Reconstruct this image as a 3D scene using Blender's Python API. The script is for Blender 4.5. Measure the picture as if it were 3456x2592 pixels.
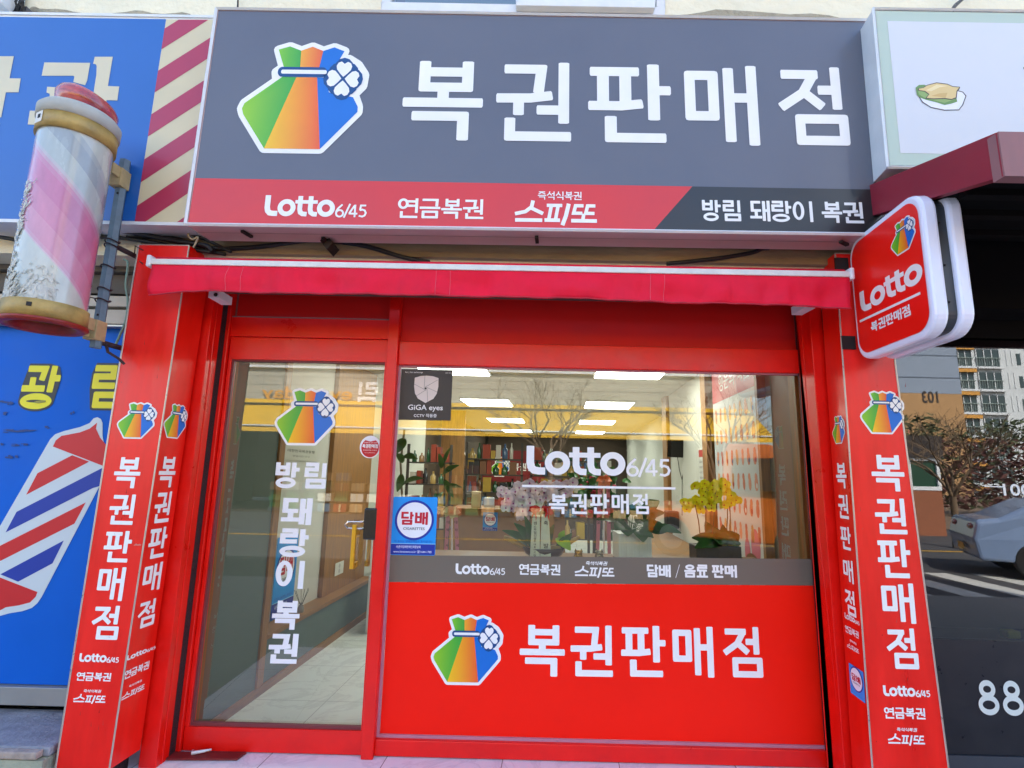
import bpy, bmesh, math, random
from mathutils import Vector, Matrix
from mathutils.geometry import delaunay_2d_cdt
random.seed(7)
SC = bpy.context.scene
for o in list(bpy.data.objects): bpy.data.objects.remove(o)
# ------------------------------------------------------------------ camera
FPX = 1748.0
YAW, PIT, ROL = math.radians(-0.3916), math.radians(9.669), math.radians(1.3032)
CAM = Vector((0, -3.0, 1.4688))
_f = Vector((math.sin(YAW)*math.cos(PIT), math.cos(YAW)*math.cos(PIT), math.sin(PIT)))
_r = Vector((math.cos(YAW), -math.sin(YAW), 0)); _u = _r.cross(_f)
RT = math.cos(ROL)*_r + math.sin(ROL)*_u
UP = -math.sin(ROL)*_r + math.cos(ROL)*_u
FW = _f
cd = bpy.data.cameras.new('camera'); cam = bpy.data.objects.new('camera', cd); SC.collection.objects.link(cam)
cd.sensor_width = 36; cd.lens = FPX/3456*36; cd.clip_start = .05; cd.clip_end = 2000
m = Matrix.Identity(4)
for i in range(3): m[i][0] = RT[i]; m[i][1] = UP[i]; m[i][2] = -FW[i]; m[i][3] = CAM[i]
cam.matrix_world = m; SC.camera = cam
# ------------------------------------------------------------------ light
SUN_EL, SUN_AZ = 47.0, 12.0          # the sun stands behind the shop building
w = bpy.data.worlds.new('World'); SC.world = w; w.use_nodes = True
nt = w.node_tree; bg = nt.nodes['Background']; sky = nt.nodes.new('ShaderNodeTexSky')
sky.sky_type = 'NISHITA'; sky.sun_disc = False
sky.sun_elevation = math.radians(SUN_EL); sky.sun_rotation = math.radians(SUN_AZ)
sky.dust_density = 2.0; sky.air_density = 1.0
nt.links.new(sky.outputs[0], bg.inputs[0]); bg.inputs[1].default_value = 0.15
sl = bpy.data.lights.new('sun', 'SUN'); sl.energy = 4.0; sl.angle = math.radians(.5); sl.color = (1, .95, .87)
so = bpy.data.objects.new('sun', sl); SC.collection.objects.link(so)
sd = Vector((math.sin(math.radians(SUN_AZ))*math.cos(math.radians(SUN_EL)), math.cos(math.radians(SUN_AZ))*math.cos(math.radians(SUN_EL)), math.sin(math.radians(SUN_EL))))
so.rotation_euler = sd.to_track_quat('Z', 'Y').to_euler()
SC.view_settings.view_transform = 'Standard'; SC.view_settings.look = 'None'
SC.view_settings.exposure = 2.2; SC.view_settings.gamma = 1
SC.cycles.max_bounces = 7; SC.cycles.transparent_max_bounces = 16
SC.cycles.glossy_bounces = 4; SC.cycles.diffuse_bounces = 4
# ------------------------------------------------------------------ geometry helpers
def ray(px, py): return RT*((px-1728)/FPX) - UP*((py-1296)/FPX) + FW
def PL(px, py, p0, n):
    d = ray(px, py); return CAM + d*((Vector(p0)-CAM).dot(n)/d.dot(n))
def PY(px, py, y): return PL(px, py, (0, y, 0), Vector((0, 1, 0)))
def PZ(px, py, z): return PL(px, py, (0, 0, z), Vector((0, 0, 1)))
SK = .093
def S(x, y, z): return Vector((x+SK*y, y, z))         # the shop's inner walls run slightly askew to its front
def PX(px, py, p0):                                   # plane that runs into the shop through p0
    return PL(px, py, p0, Vector((1, -SK, 0)))
def lin(c):
    return tuple(((x/255/12.92) if x/255 <= .04045 else ((x/255+.055)/1.055)**2.4) for x in c[:3])
MATS = {}
def mat(name, rgb, rough=.5, metal=0, var=0., vs=6., bump=0., bs=40., emit=0, coat=0., spec=.5, trans=None, stretch=None, alpha=1, attr=False):
    if name in MATS: return MATS[name]
    m = bpy.data.materials.new(name); m.use_nodes = True; MATS[name] = m
    n = m.node_tree.nodes; l = m.node_tree.links; b = n['Principled BSDF']
    c = (*lin(rgb), 1) if not isinstance(rgb, Vector) else (*rgb, 1)
    b.inputs['Base Color'].default_value = c; b.inputs['Roughness'].default_value = rough; b.inputs['Metallic'].default_value = metal
    b.inputs['Specular IOR Level'].default_value = spec; b.inputs['Coat Weight'].default_value = coat; b.inputs['Coat Roughness'].default_value = .12
    b.inputs['Alpha'].default_value = alpha
    if emit: b.inputs['Emission Color'].default_value = c; b.inputs['Emission Strength'].default_value = emit
    if trans: b.inputs['Transmission Weight'].default_value = trans
    tc = n.new('ShaderNodeTexCoord'); mp = n.new('ShaderNodeMapping'); l.new(tc.outputs['Object'], mp.inputs[0])
    if stretch: mp.inputs['Scale'].default_value = stretch
    base = None
    if attr:
        a = n.new('ShaderNodeAttribute'); a.attribute_name = 'Col'; base = a.outputs['Color']
    if var:
        no = n.new('ShaderNodeTexNoise'); no.inputs['Scale'].default_value = vs; no.inputs['Detail'].default_value = 6; no.inputs['Roughness'].default_value = .62
        l.new(mp.outputs[0], no.inputs[0])
        mr = n.new('ShaderNodeMapRange'); mr.inputs[1].default_value = .3; mr.inputs[2].default_value = .7; mr.inputs[3].default_value = 1-var; mr.inputs[4].default_value = 1+var*.6
        l.new(no.outputs[0], mr.inputs[0])
        mx = n.new('ShaderNodeMix'); mx.data_type = 'RGBA'; mx.blend_type = 'MULTIPLY'; mx.inputs[0].default_value = 1
        if base is None: mx.inputs[6].default_value = c
        else: l.new(base, mx.inputs[6])
        cc = n.new('ShaderNodeCombineColor')
        for k in range(3): l.new(mr.outputs[0], cc.inputs[k])
        l.new(cc.outputs[0], mx.inputs[7]); base = mx.outputs[2]
        m2 = n.new('ShaderNodeMapRange'); m2.inputs[1].default_value = .3; m2.inputs[2].default_value = .7
        m2.inputs[3].default_value = max(rough-.1, .02); m2.inputs[4].default_value = min(rough+.1, 1); l.new(no.outputs[0], m2.inputs[0]); l.new(m2.outputs[0], b.inputs['Roughness'])
    if base is not None: l.new(base, b.inputs['Base Color'])
    if bump:
        no2 = n.new('ShaderNodeTexNoise'); no2.inputs['Scale'].default_value = bs; no2.inputs['Detail'].default_value = 5; l.new(mp.outputs[0], no2.inputs[0])
        bp = n.new('ShaderNodeBump'); bp.inputs['Strength'].default_value = min(bump, 1); bp.inputs['Distance'].default_value = .02; l.new(no2.outputs[0], bp.inputs['Height']); l.new(bp.outputs[0], b.inputs['Normal'])
    return m
def glassmat(name, tint=(1, 1, 1), k=.10, rough=0.0):
    """window pane: fresnel mirror over a clear body"""
    if name in MATS: return MATS[name]
    m = bpy.data.materials.new(name); m.use_nodes = True; MATS[name] = m
    n = m.node_tree.nodes; l = m.node_tree.links; n.remove(n['Principled BSDF'])
    g = n.new('ShaderNodeBsdfGlossy'); g.inputs['Roughness'].default_value = rough; t = n.new('ShaderNodeBsdfTransparent'); t.inputs[0].default_value = (*tint, 1)
    mx = n.new('ShaderNodeMixShader'); fr = n.new('ShaderNodeFresnel'); fr.inputs[0].default_value = 1.5
    ma = n.new('ShaderNodeMath'); ma.operation = 'MULTIPLY_ADD'; ma.inputs[1].default_value = 1.6; ma.inputs[2].default_value = k-.064; ma.use_clamp = True
    l.new(fr.outputs[0], ma.inputs[0]); l.new(ma.outputs[0], mx.inputs[0]); l.new(t.outputs[0], mx.inputs[1]); l.new(g.outputs[0], mx.inputs[2])
    l.new(mx.outputs[0], n['Material Output'].inputs[0]); return m
class MB:
    def __init__(s): s.v = []; s.f = []; s.mi = []; s.sm = []
    def add(s, vs, fs, mi=0, smooth=False):
        b = len(s.v); s.v += [tuple(v) for v in vs]
        for f in fs: s.f.append([b+i for i in f]); s.mi.append(mi); s.sm.append(smooth)
        return s
    def hexa(s, q0, q1, mi=0):      # two matching quads
        return s.add(list(q0)+list(q1), [(3, 2, 1, 0), (4, 5, 6, 7), (0, 1, 5, 4), (1, 2, 6, 5), (2, 3, 7, 6), (3, 0, 4, 7)], mi)
    def box(s, x0, x1, y0, y1, z0, z1, mi=0, fn=None):
        fn = fn or (lambda x, y, z: (x, y, z))
        return s.hexa([fn(x0, y0, z0), fn(x1, y0, z0), fn(x1, y1, z0), fn(x0, y1, z0)], [fn(x0, y0, z1), fn(x1, y0, z1), fn(x1, y1, z1), fn(x0, y1, z1)], mi)
    def ob(s, c, ax, ay, az, mi=0):  # oriented box, half axes
        c, ax, ay, az = map(Vector, (c, ax, ay, az))
        return s.hexa([c-ax-ay-az, c+ax-ay-az, c+ax+ay-az, c-ax+ay-az], [c-ax-ay+az, c+ax-ay+az, c+ax+ay+az, c-ax+ay+az], mi)
    def quad(s, a, b, c, d, mi=0): return s.add([a, b, c, d], [(0, 1, 2, 3)], mi)
    def tube(s, path, r, n=8, mi=0, cap=True):
        path = [Vector(p) for p in path]; rs = r if isinstance(r, (list, tuple)) else [r]*len(path)
        vs = []; prev = None
        for i, p in enumerate(path):
            t = (path[min(i+1, len(path)-1)]-path[max(i-1, 0)]).normalized()
            a = prev if prev is not None else (Vector((0, 0, 1)) if abs(t.z) < .9 else Vector((1, 0, 0)))
            u = (a-t*a.dot(t)).normalized(); prev = u; v = t.cross(u)
            vs += [p+(u*math.cos(2*math.pi*k/n)+v*math.sin(2*math.pi*k/n))*rs[i] for k in range(n)]
        fs = [(i*n+k, i*n+(k+1) % n, (i+1)*n+(k+1) % n, (i+1)*n+k) for i in range(len(path)-1) for k in range(n)]
        s.add(vs, fs, mi, n > 6)
        if cap: s.add(vs[:n], [tuple(range(n))[::-1]], mi); s.add(vs[-n:], [tuple(range(n))], mi)
        return s
    def lathe(s, prof, c, n=32, mi=0, sx=1, sy=1, smooth=True, fn=None):
        c = Vector(c); vs = []
        for r, z in prof: vs += [c+Vector((r*sx*math.cos(2*math.pi*k/n), r*sy*math.sin(2*math.pi*k/n), z)) for k in range(n)]
        if fn: vs = [fn(v) for v in vs]
        fs = [(i*n+k, i*n+(k+1) % n, (i+1)*n+(k+1) % n, (i+1)*n+k) for i in range(len(prof)-1) for k in range(n)]
        return s.add(vs, fs, mi, smooth)
    def ell(s, c, rx, ry, rz, n=12, mi=0, jit=0):
        prof = [(math.sin(math.pi*i/(n//2+2)), -math.cos(math.pi*i/(n//2+2))) for i in range(n//2+3)]
        b = len(s.v); s.lathe([(p[0], p[1]*rz) for p in prof], c, n, mi, rx, ry)
        if jit:
            cv = Vector(c)
            for i in range(b, len(s.v)): s.v[i] = tuple(cv+(Vector(s.v[i])-cv)*(1+random.uniform(-jit, jit)))
        return s
    def prism(s, pts, ext, mi=0):    # closed polygon extruded along ext
        pts = [Vector(p) for p in pts]; n = len(pts); e = Vector(ext)
        s.add(pts, [tuple(range(n))], mi); s.add([p+e for p in pts], [tuple(range(n))[::-1]], mi)
        return s.add(pts+[p+e for p in pts], [(i, (i+1) % n, n+(i+1) % n, n+i) for i in range(n)], mi)
def setp(o, label=None, category=None, group=None, kind=None):
    if label: o['label'] = label
    if category: o["category"] = category
    if group: o['group'] = group
    if kind: o['kind'] = kind
    return o
def obj(name, mb, mats, parent=None, bevel=0, fix=True, **k):
    me = bpy.data.meshes.new(name); me.from_pydata([tuple(v) for v in mb.v], [], mb.f)
    mats = mats if isinstance(mats, (list, tuple)) else [mats]
    for mm in mats: me.materials.append(mm)
    me.polygons.foreach_set('material_index', mb.mi); me.polygons.foreach_set('use_smooth', mb.sm)
    if fix:
        bm = bmesh.new(); bm.from_mesh(me); bmesh.ops.remove_doubles(bm, verts=bm.verts, dist=1e-5); bmesh.ops.recalc_face_normals(bm, faces=bm.faces); bm.to_mesh(me); bm.free()
    o = bpy.data.objects.new(name, me); SC.collection.objects.link(o)
    if parent: o.parent = parent
    if bevel:
        b = o.modifiers.new('bevel', 'BEVEL'); b.width = bevel; b.segments = 2; b.limit_method = 'ANGLE'; b.angle_limit = math.radians(40)
    return setp(o, **k)
def emp(name, **k):
    o = bpy.data.objects.new(name, None); o.empty_display_size = .1; SC.collection.objects.link(o); return setp(o, **k)
def copy_tree(o, parent=None, loc=None):
    c = o.copy(); SC.collection.objects.link(c); c.parent = parent
    for ch in list(o.children): copy_tree(ch, c)
    if loc is not None: c.location = loc
    return c
# ------------------------------------------------------------------ flat art (vinyl lettering, printed faces)
def union(polys):
    vs, fs = [], []
    for p in polys:
        b = len(vs); a = sum(p[i][0]*p[(i+1) % len(p)][1]-p[(i+1) % len(p)][0]*p[i][1] for i in range(len(p)))
        if abs(a) < 1e-9: continue
        q = p if a > 0 else p[::-1]
        vs += [Vector((x, y)) for x, y in q]; fs.append(list(range(b, b+len(q))))
    ov, oe, of, a, b2, c = delaunay_2d_cdt(vs, [], fs, 0, 1e-6)
    return [tuple(v) for v in ov], [tuple(f) for f, src in zip(of, c) if src]
def stroke(pts, w, closed=False, r=None, kx=1.0):
    """thick polyline with slightly rounded ends and corners -> polygons (kx: narrower verticals)"""
    P = [Vector((x/kx, y)) for x, y in pts]; n = len(P); h = w/2; r = w*.22 if r is None else r; out = []
    segs = [(i, (i+1) % n) for i in range(n if closed else n-1)]
    def nrm(i, j): d = (P[j]-P[i]).normalized(); return d, Vector((-d.y, d.x))
    ends = {}
    for s_, (i, j) in enumerate(segs): ends[s_] = [None, None]
    for s_, (i, j) in enumerate(segs):
        d, nn = nrm(i, j)
        for side, vi in ((0, i), (1, j)):
            has = closed or (0 < vi < n-1)
            if has:
                ps = (s_-1) % len(segs) if side == 0 else (s_+1) % len(segs)
                d2, n2 = nrm(*segs[ps])
                a, b = (d2, d) if side == 0 else (d, d2); na, nb = (n2, nn) if side == 0 else (nn, n2)
                mv = (na+nb); L = mv.length
                mv = mv/L; k = h/max(mv.dot(na), .35); cr = a.x*b.y-a.y*b.x
                Lp, Rp = P[vi]+mv*k, P[vi]-mv*k
                if abs(cr) > .25:
                    sgn = -1 if side == 0 else 1
                    if cr > 0: outer = Rp; op = outer-d*r*sgn; ends[s_][side] = (Lp, op, Lp, outer, 'R')
                    else: outer = Lp; op = outer-d*r*sgn; ends[s_][side] = (op, Rp, Rp, outer, 'L')
                else: ends[s_][side] = (Lp, Rp, None, None, '')
            else:
                sgn = -1 if side == 0 else 1
                c0 = P[vi]-d*r*sgn*.8; e = P[vi]; q = r*.8
                ends[s_][side] = (c0+nn*h, c0-nn*h, None, None, '')
                out.append([c0+nn*h, c0+nn*(h)+d*q*.55*sgn, e+nn*(h-q), e-nn*(h-q), c0-nn*h+d*q*.55*sgn, c0-nn*h])
    for s_ in range(len(segs)):
        A, B = ends[s_]
        out.append([A[0], B[0], B[1], A[1]])
        if B[2] is not None:
            nx = ends[(s_+1) % len(segs)][0]
            a_ = B[1] if B[4] == 'R' else B[0]; b_ = nx[1] if nx[4] == 'R' else nx[0]
            mid = (a_+b_)*.25+B[3]*.5
            out.append([B[2], a_, mid, b_])
    return [[(v.x*kx, v.y) for v in p] for p in out]
def ringp(cx, cy, rx, ry, w, n=36, kx=1):
    o = []
    for i in range(n):
        a, b = 2*math.pi*i/n, 2*math.pi*(i+1)/n
        o.append([(cx+(rx+w/2*kx)*math.cos(a), cy+(ry+w/2)*math.sin(a)), (cx+(rx+w/2*kx)*math.cos(b), cy+(ry+w/2)*math.sin(b)), (cx+(rx-w/2*kx)*math.cos(b), cy+(ry-w/2)*math.sin(b)), (cx+(rx-w/2*kx)*math.cos(a), cy+(ry-w/2)*math.sin(a))])
    return o
def disc(cx, cy, rx, ry=None, n=40): ry = ry or rx; return [(cx+rx*math.cos(2*math.pi*i/n), cy+ry*math.sin(2*math.pi*i/n)) for i in range(n)]
def rrect(x0, y0, x1, y1, r, n=5):
    p = []
    for cx, cy, a in ((x1-r, y1-r, 0), (x0+r, y1-r, 90), (x0+r, y0+r, 180), (x1-r, y0+r, 270)):
        p += [(cx+r*math.cos(math.radians(a+90*i/n)), cy+r*math.sin(math.radians(a+90*i/n))) for i in range(n+1)]
    return p
L = 'p'
SOU = [(L, [(.36, 1), (.31, .76), (.03, .50)]), (L, [(.33, .78), (.60, .52)])]
G = {
'복': [(L, [(.26, 1), (.26, .665), (.80, .665), (.80, 1)]), (L, [(.26, .86), (.80, .86)]), (L, [(.50, .665), (.50, .47)]), (L, [(0, .47), (1, .47)]), (L, [(.12, .30), (.76, .30), (.76, 0)])],
'권': [(L, [(.10, .91), (.60, .91), (.56, .60)]), (L, [(0, .535), (.46, .54), (.75, .575)]), (L, [(.30, .54), (.30, .32)]), (L, [(.54, .39), (.88, .39)]), (L, [(.90, 1), (.90, .22)]), (L, [(.19, .29), (.19, .06), (1, .06)])],
'판': [(L, [(.02, .90), (.62, .90)]), (L, [(.18, .90), (.18, .46)]), (L, [(.45, .90), (.45, .46)]), (L, [(0, .46), (.40, .46), (.66, .49)]), (L, [(.79, 1), (.79, .28)]), (L, [(.79, .66), (1, .66)]), (L, [(.27, .33), (.27, .06), (.93, .06)])],
'매': [('b', .075, .36, .39, .87), (L, [(.60, .97), (.60, .04)]), (L, [(.60, .59), (.88, .59)]), (L, [(.91, 1), (.91, 0)])],
'점': [(L, [(.05, .90), (.60, .90)]), (L, [(.53, .90), (.36, .66), (.02, .47)]), (L, [(.36, .68), (.64, .48)]), (L, [(.58, .70), (.86, .70)]), (L, [(.85, 1), (.85, .45)]), ('b', .29, .06, .92, .33)],
'방': [(L, [(.08, 1), (.08, .56), (.50, .56), (.50, 1)]), (L, [(.08, .80), (.50, .80)]), (L, [(.76, 1), (.76, .40)]), (L, [(.76, .72), (1, .72)]), ('o', .46, .19, .33, .14)],
'림': [(L, [(.04, .94), (.54, .94), (.54, .74), (.10, .74), (.10, .52), (.62, .52)]), (L, [(.88, 1), (.88, .42)]), ('b', .18, .06, .90, .30)],
'돼': [(L, [(.54, .92), (.12, .92), (.12, .52), (.56, .52)]), (L, [(.31, .52), (.31, .24)]), (L, [(0, .20), (.60, .20)]), (L, [(.70, .98), (.70, .02)]), (L, [(.70, .52), (.94, .52)]), (L, [(.93, 1), (.93, 0)])],
'랑': [(L, [(.04, .94), (.52, .94), (.52, .76), (.08, .76), (.08, .54), (.60, .54)]), (L, [(.78, 1), (.78, .38)]), (L, [(.78, .70), (1, .70)]), ('o', .46, .18, .36, .13)],
'이': [('o', .27, .54, .21, .38), (L, [(.90, 1), (.90, 0)])],
'연': [('o', .25, .72, .19, .21), (L, [(.44, .84), (.88, .84)]), (L, [(.44, .62), (.88, .62)]), (L, [(.90, 1), (.90, .26)]), (L, [(.18, .34), (.18, .06), (.96, .06)])],
'금': [(L, [(.12, .93), (.84, .93), (.82, .60)]), (L, [(0, .53), (1, .53)]), ('b', .18, .06, .84, .33)],
'담': [(L, [(.58, .92), (.10, .92), (.10, .54), (.62, .54)]), (L, [(.80, 1), (.80, .40)]), (L, [(.80, .72), (1, .72)]), ('b', .18, .06, .82, .30)],
'배': [(L, [(.07, .96), (.07, .20), (.44, .20), (.44, .96)]), (L, [(.07, .60), (.44, .60)]), (L, [(.66, .97), (.66, .03)]), (L, [(.66, .55), (.90, .55)]), (L, [(.92, 1), (.92, 0)])],
'음': [('o', .5, .80, .30, .13), (L, [(0, .50), (1, .50)]), ('b', .16, .06, .84, .32)],
'료': [(L, [(.12, .94), (.86, .94), (.86, .76), (.14, .76), (.14, .55), (.92, .55)]), (L, [(.33, .5), (.33, .1)]), (L, [(.67, .5), (.67, .1)]), (L, [(0, .07), (1, .07)])],
'광': [(L, [(.10, .92), (.56, .92), (.50, .64)]), (L, [(.27, .72), (.27, .47)]), (L, [(0, .45), (.62, .45)]), (L, [(.80, 1), (.76, .36)]), (L, [(.78, .70), (1, .70)]), ('o', .44, .15, .34, .11)],
'즉': [(L, [(.12, .93), (.88, .93)]), (L, [(.56, .93), (.10, .66)]), (L, [(.5, .84), (.9, .66)]), (L, [(0, .50), (1, .50)]), (L, [(.14, .32), (.82, .32), (.82, 0)])],
'석': SOU+[(L, [(.60, .74), (.86, .74)]), (L, [(.88, 1), (.88, .42)]), (L, [(.18, .30), (.88, .30), (.88, 0)])],
'식': SOU+[(L, [(.88, 1), (.88, .42)]), (L, [(.18, .30), (.88, .30), (.88, 0)])],
'/': [(L, [(.1, -.05), (.9, 1.05)])],
}
LOT = [(.25, [(.13, 1), (.13, .42), (.165, .25), (.26, .15), (.42, .125), (.62, .125)]), ('o', 1.02, .41, .30, .30, .225),
       (.22, [(1.63, .98), (1.63, .34), (1.67, .19), (1.78, .12), (1.97, .11)]), (.17, [(1.40, .70), (2.43, .70)]),
       (.22, [(2.11, .98), (2.11, .34), (2.15, .19), (2.26, .12), (2.44, .11)]), ('o', 2.83, .41, .30, .30, .225),
       (.085, [(3.58, .60), (3.40, .42), (3.33, .30), (3.31, .20)]), ('o', 3.475, .175, .16, .155, .085), (.085, [(3.68, -.03), (3.93, .64)]),
       (.085, [(4.17, 0), (4.17, .60)]), (.085, [(4.15, .57), (3.92, .19)]), (.085, [(3.89, .17), (4.29, .17)]),
       (.085, [(4.67, .565), (4.43, .565), (4.40, .33)]), (.085, [(4.40, .33), (4.50, .37), (4.62, .33), (4.675, .21), (4.63, .09), (4.52, .035), (4.36, .07)])]
SPI = [('p', .13, [(.76, 1), (.70, .72), (.45, .52), (.02, .42)]), ('p', .13, [(.68, .68), (1.18, .44)]), ('p', .13, [(.03, .16), (1.15, .16)]),
       ('p', .12, [(1.33, .80), (1.97, .80)]), ('p', .12, [(1.52, .80), (1.42, .22)]), ('p', .12, [(1.80, .80), (1.70, .22)]), ('p', .13, [(1.24, .17), (1.88, .17)]), ('p', .14, [(2.24, .88), (2.12, .35), (1.98, -.04)]),
       ('p', .12, [(2.85, .80), (2.52, .80), (2.44, .48), (2.80, .48)]), ('p', .12, [(3.34, .80), (3.02, .80), (2.94, .48), (3.30, .48)]), ('p', .12, [(2.86, .46), (2.82, .2)]), ('p', .13, [(2.34, .16), (3.40, .16)])]
def glyph(ch, w=.125, kx=1.22, r=None):
    out = []
    for s_ in G[ch]:
        if s_[0] == 'p': out += stroke(s_[1], w, r=r, kx=kx)
        elif s_[0] == 'o': out += ringp(s_[1], s_[2], s_[3]-0, s_[4], w, kx=kx)
        else:
            _, a, b, c, d = s_; out += stroke([(a, b), (c, b), (c, d), (a, d)], w, closed=True, r=w*.3, kx=kx)
    return out
def lotto(w=0, digits=True):
    out = []
    for s_ in (LOT if digits else LOT[:6]):
        if s_[0] == 'o': out += ringp(s_[1], s_[2], s_[3], s_[4], s_[5]+w, 40)
        else: out += stroke(s_[1], s_[0]+w, r=s_[0]*.12)
    return out
def spitto():
    out = []
    for _, wd, pts in SPI: out += stroke(pts, wd*1.18, r=.02)
    return out
_FT = {}
def ftext(s):
    if s in _FT: return _FT[s]
    cu = bpy.data.curves.new('t', 'FONT'); cu.body = s; cu.offset = .012; cu.resolution_u = 3
    o = bpy.data.objects.new('t', cu); SC.collection.objects.link(o); dg = bpy.context.evaluated_depsgraph_get()
    me = bpy.data.meshes.new_from_object(o.evaluated_get(dg)); vs = [(v.co.x, v.co.y) for v in me.vertices]; fs = [tuple(p.vertices) for p in me.polygons]
    bpy.data.objects.remove(o); bpy.data.curves.remove(cu); bpy.data.meshes.remove(me)
    x0 = min(v[0] for v in vs); x1 = max(v[0] for v in vs); y0 = min(v[1] for v in vs); y1 = max(v[1] for v in vs)
    _FT[s] = ([((x-x0)/(x1-x0), (y-y0)/(y1-y0)) for x, y in vs], fs); return _FT[s]
WHITE = (244, 243, 240)
class Frame:
    def __init__(s, o, u, v, n, off=.0015):
        s.o = Vector(o); s.u = Vector(u).normalized(); s.v = Vector(v).normalized(); s.n = Vector(n).normalized(); s.off = off
        s.pn = s.u.cross(s.v)
    def loc(s, px, py):
        p = PL(px, py, s.o, s.pn)-s.o
        a = s.u.dot(s.v); pu, pv = p.dot(s.u), p.dot(s.v); D = 1-a*a
        return ((pu-a*pv)/D, (pv-a*pu)/D)
    def W(s, u, v, lvl=0): return s.o+s.u*u+s.v*v+s.n*(s.off+lvl*.0009)
    def box(s, x0, y0, x1, y1):
        """pixel box of an upright rectangle on this plane -> its u0,v0,width,height"""
        cx, cy = (x0+x1)/2, (y0+y1)/2; c = s.loc(cx, cy)
        def pr(P):
            d = P-CAM; z = d.dot(FW); return FPX*d.dot(RT)/z, FPX*d.dot(UP)/z
        e = .01; p0 = pr(s.W(*c)); pu = pr(s.W(c[0]+e, c[1])); pv = pr(s.W(c[0], c[1]+e))
        ux, uy, vx, vy = abs(pu[0]-p0[0])/e, abs(pu[1]-p0[1])/e, abs(pv[0]-p0[0])/e, abs(pv[1]-p0[1])/e
        D = ux*vy-vx*uy; w_, h_ = x1-x0, y1-y0
        a = (w_*vy-vx*h_)/D; b = (ux*h_-uy*w_)/D
        return c[0]-a/2, c[1]-b/2, a, b
class Art:
    def __init__(s, fr): s.fr = fr; s.ch = []
    def put(s, polys, col=WHITE, lvl=1, B=(0, 0, 1, 1), sub=None):
        u0, v0, w_, h_ = B; v, f = union(polys)
        s.ch.append(([(u0+x*w_, v0+y*h_) for x, y in v], f, col, lvl)); return s
    def poly(s, pts, col, lvl=1): s.ch.append((list(pts), [tuple(range(len(pts)))], col, lvl)); return s
    def px(s, pts, col, lvl=1, sc=1, ox=0, oy=0): return s.put([[s.fr.loc(ox+x*sc, oy+y*sc) for x, y in pts]], col, lvl)
    def pxb(s, *b): return s.fr.box(*b)
    def text(s, t, B, col=WHITE, lvl=1):
        v, f = ftext(t); u0, v0, w_, h_ = B; s.ch.append(([(u0+x*w_, v0+y*h_) for x, y in v], f, col, lvl)); return s
    def line(s, txt, B, col=WHITE, lvl=1, gap=.1, w=.125, kx=1.2, lean=0, grow=None):
        """row of glyphs filling box B; space = .45 glyph"""
        n = sum(.45 if c == ' ' else (.55 if c == '/' else 1) for c in txt)+gap*(len(txt)-1); x = 0; polys = []
        for c in txt:
            wd = .45 if c == ' ' else (.55 if c == '/' else 1)
            if c != ' ': polys += [[((x+a*wd+lean*(b-.5))/n, b) for a, b in p] for p in glyph(c, w, kx*(1 if wd == 1 else 1.5))]
            x += wd+gap
        return s.put(polys, col, lvl, B)
    def build(s, name, mt, parent=None, **k):
        mb = MB(); cols = []
        for v, f, c, lvl in s.ch:
            mb.add([s.fr.W(a, b, lvl) for a, b in v], f)
            for a, b in v: cols.append((*lin(c(a, b) if callable(c) else c), 1))
        o = obj(name, mb, mt, parent, fix=False, **k)
        at = o.data.color_attributes.new('Col', 'FLOAT_COLOR', 'POINT')
        for i, c in enumerate(cols): at.data[i].color = c
        # faces look along the frame's normal
        me = o.data
        if sum(p.normal.dot(s.fr.n)*p.area for p in me.polygons) < 0: me.flip_normals()
        return o
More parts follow.
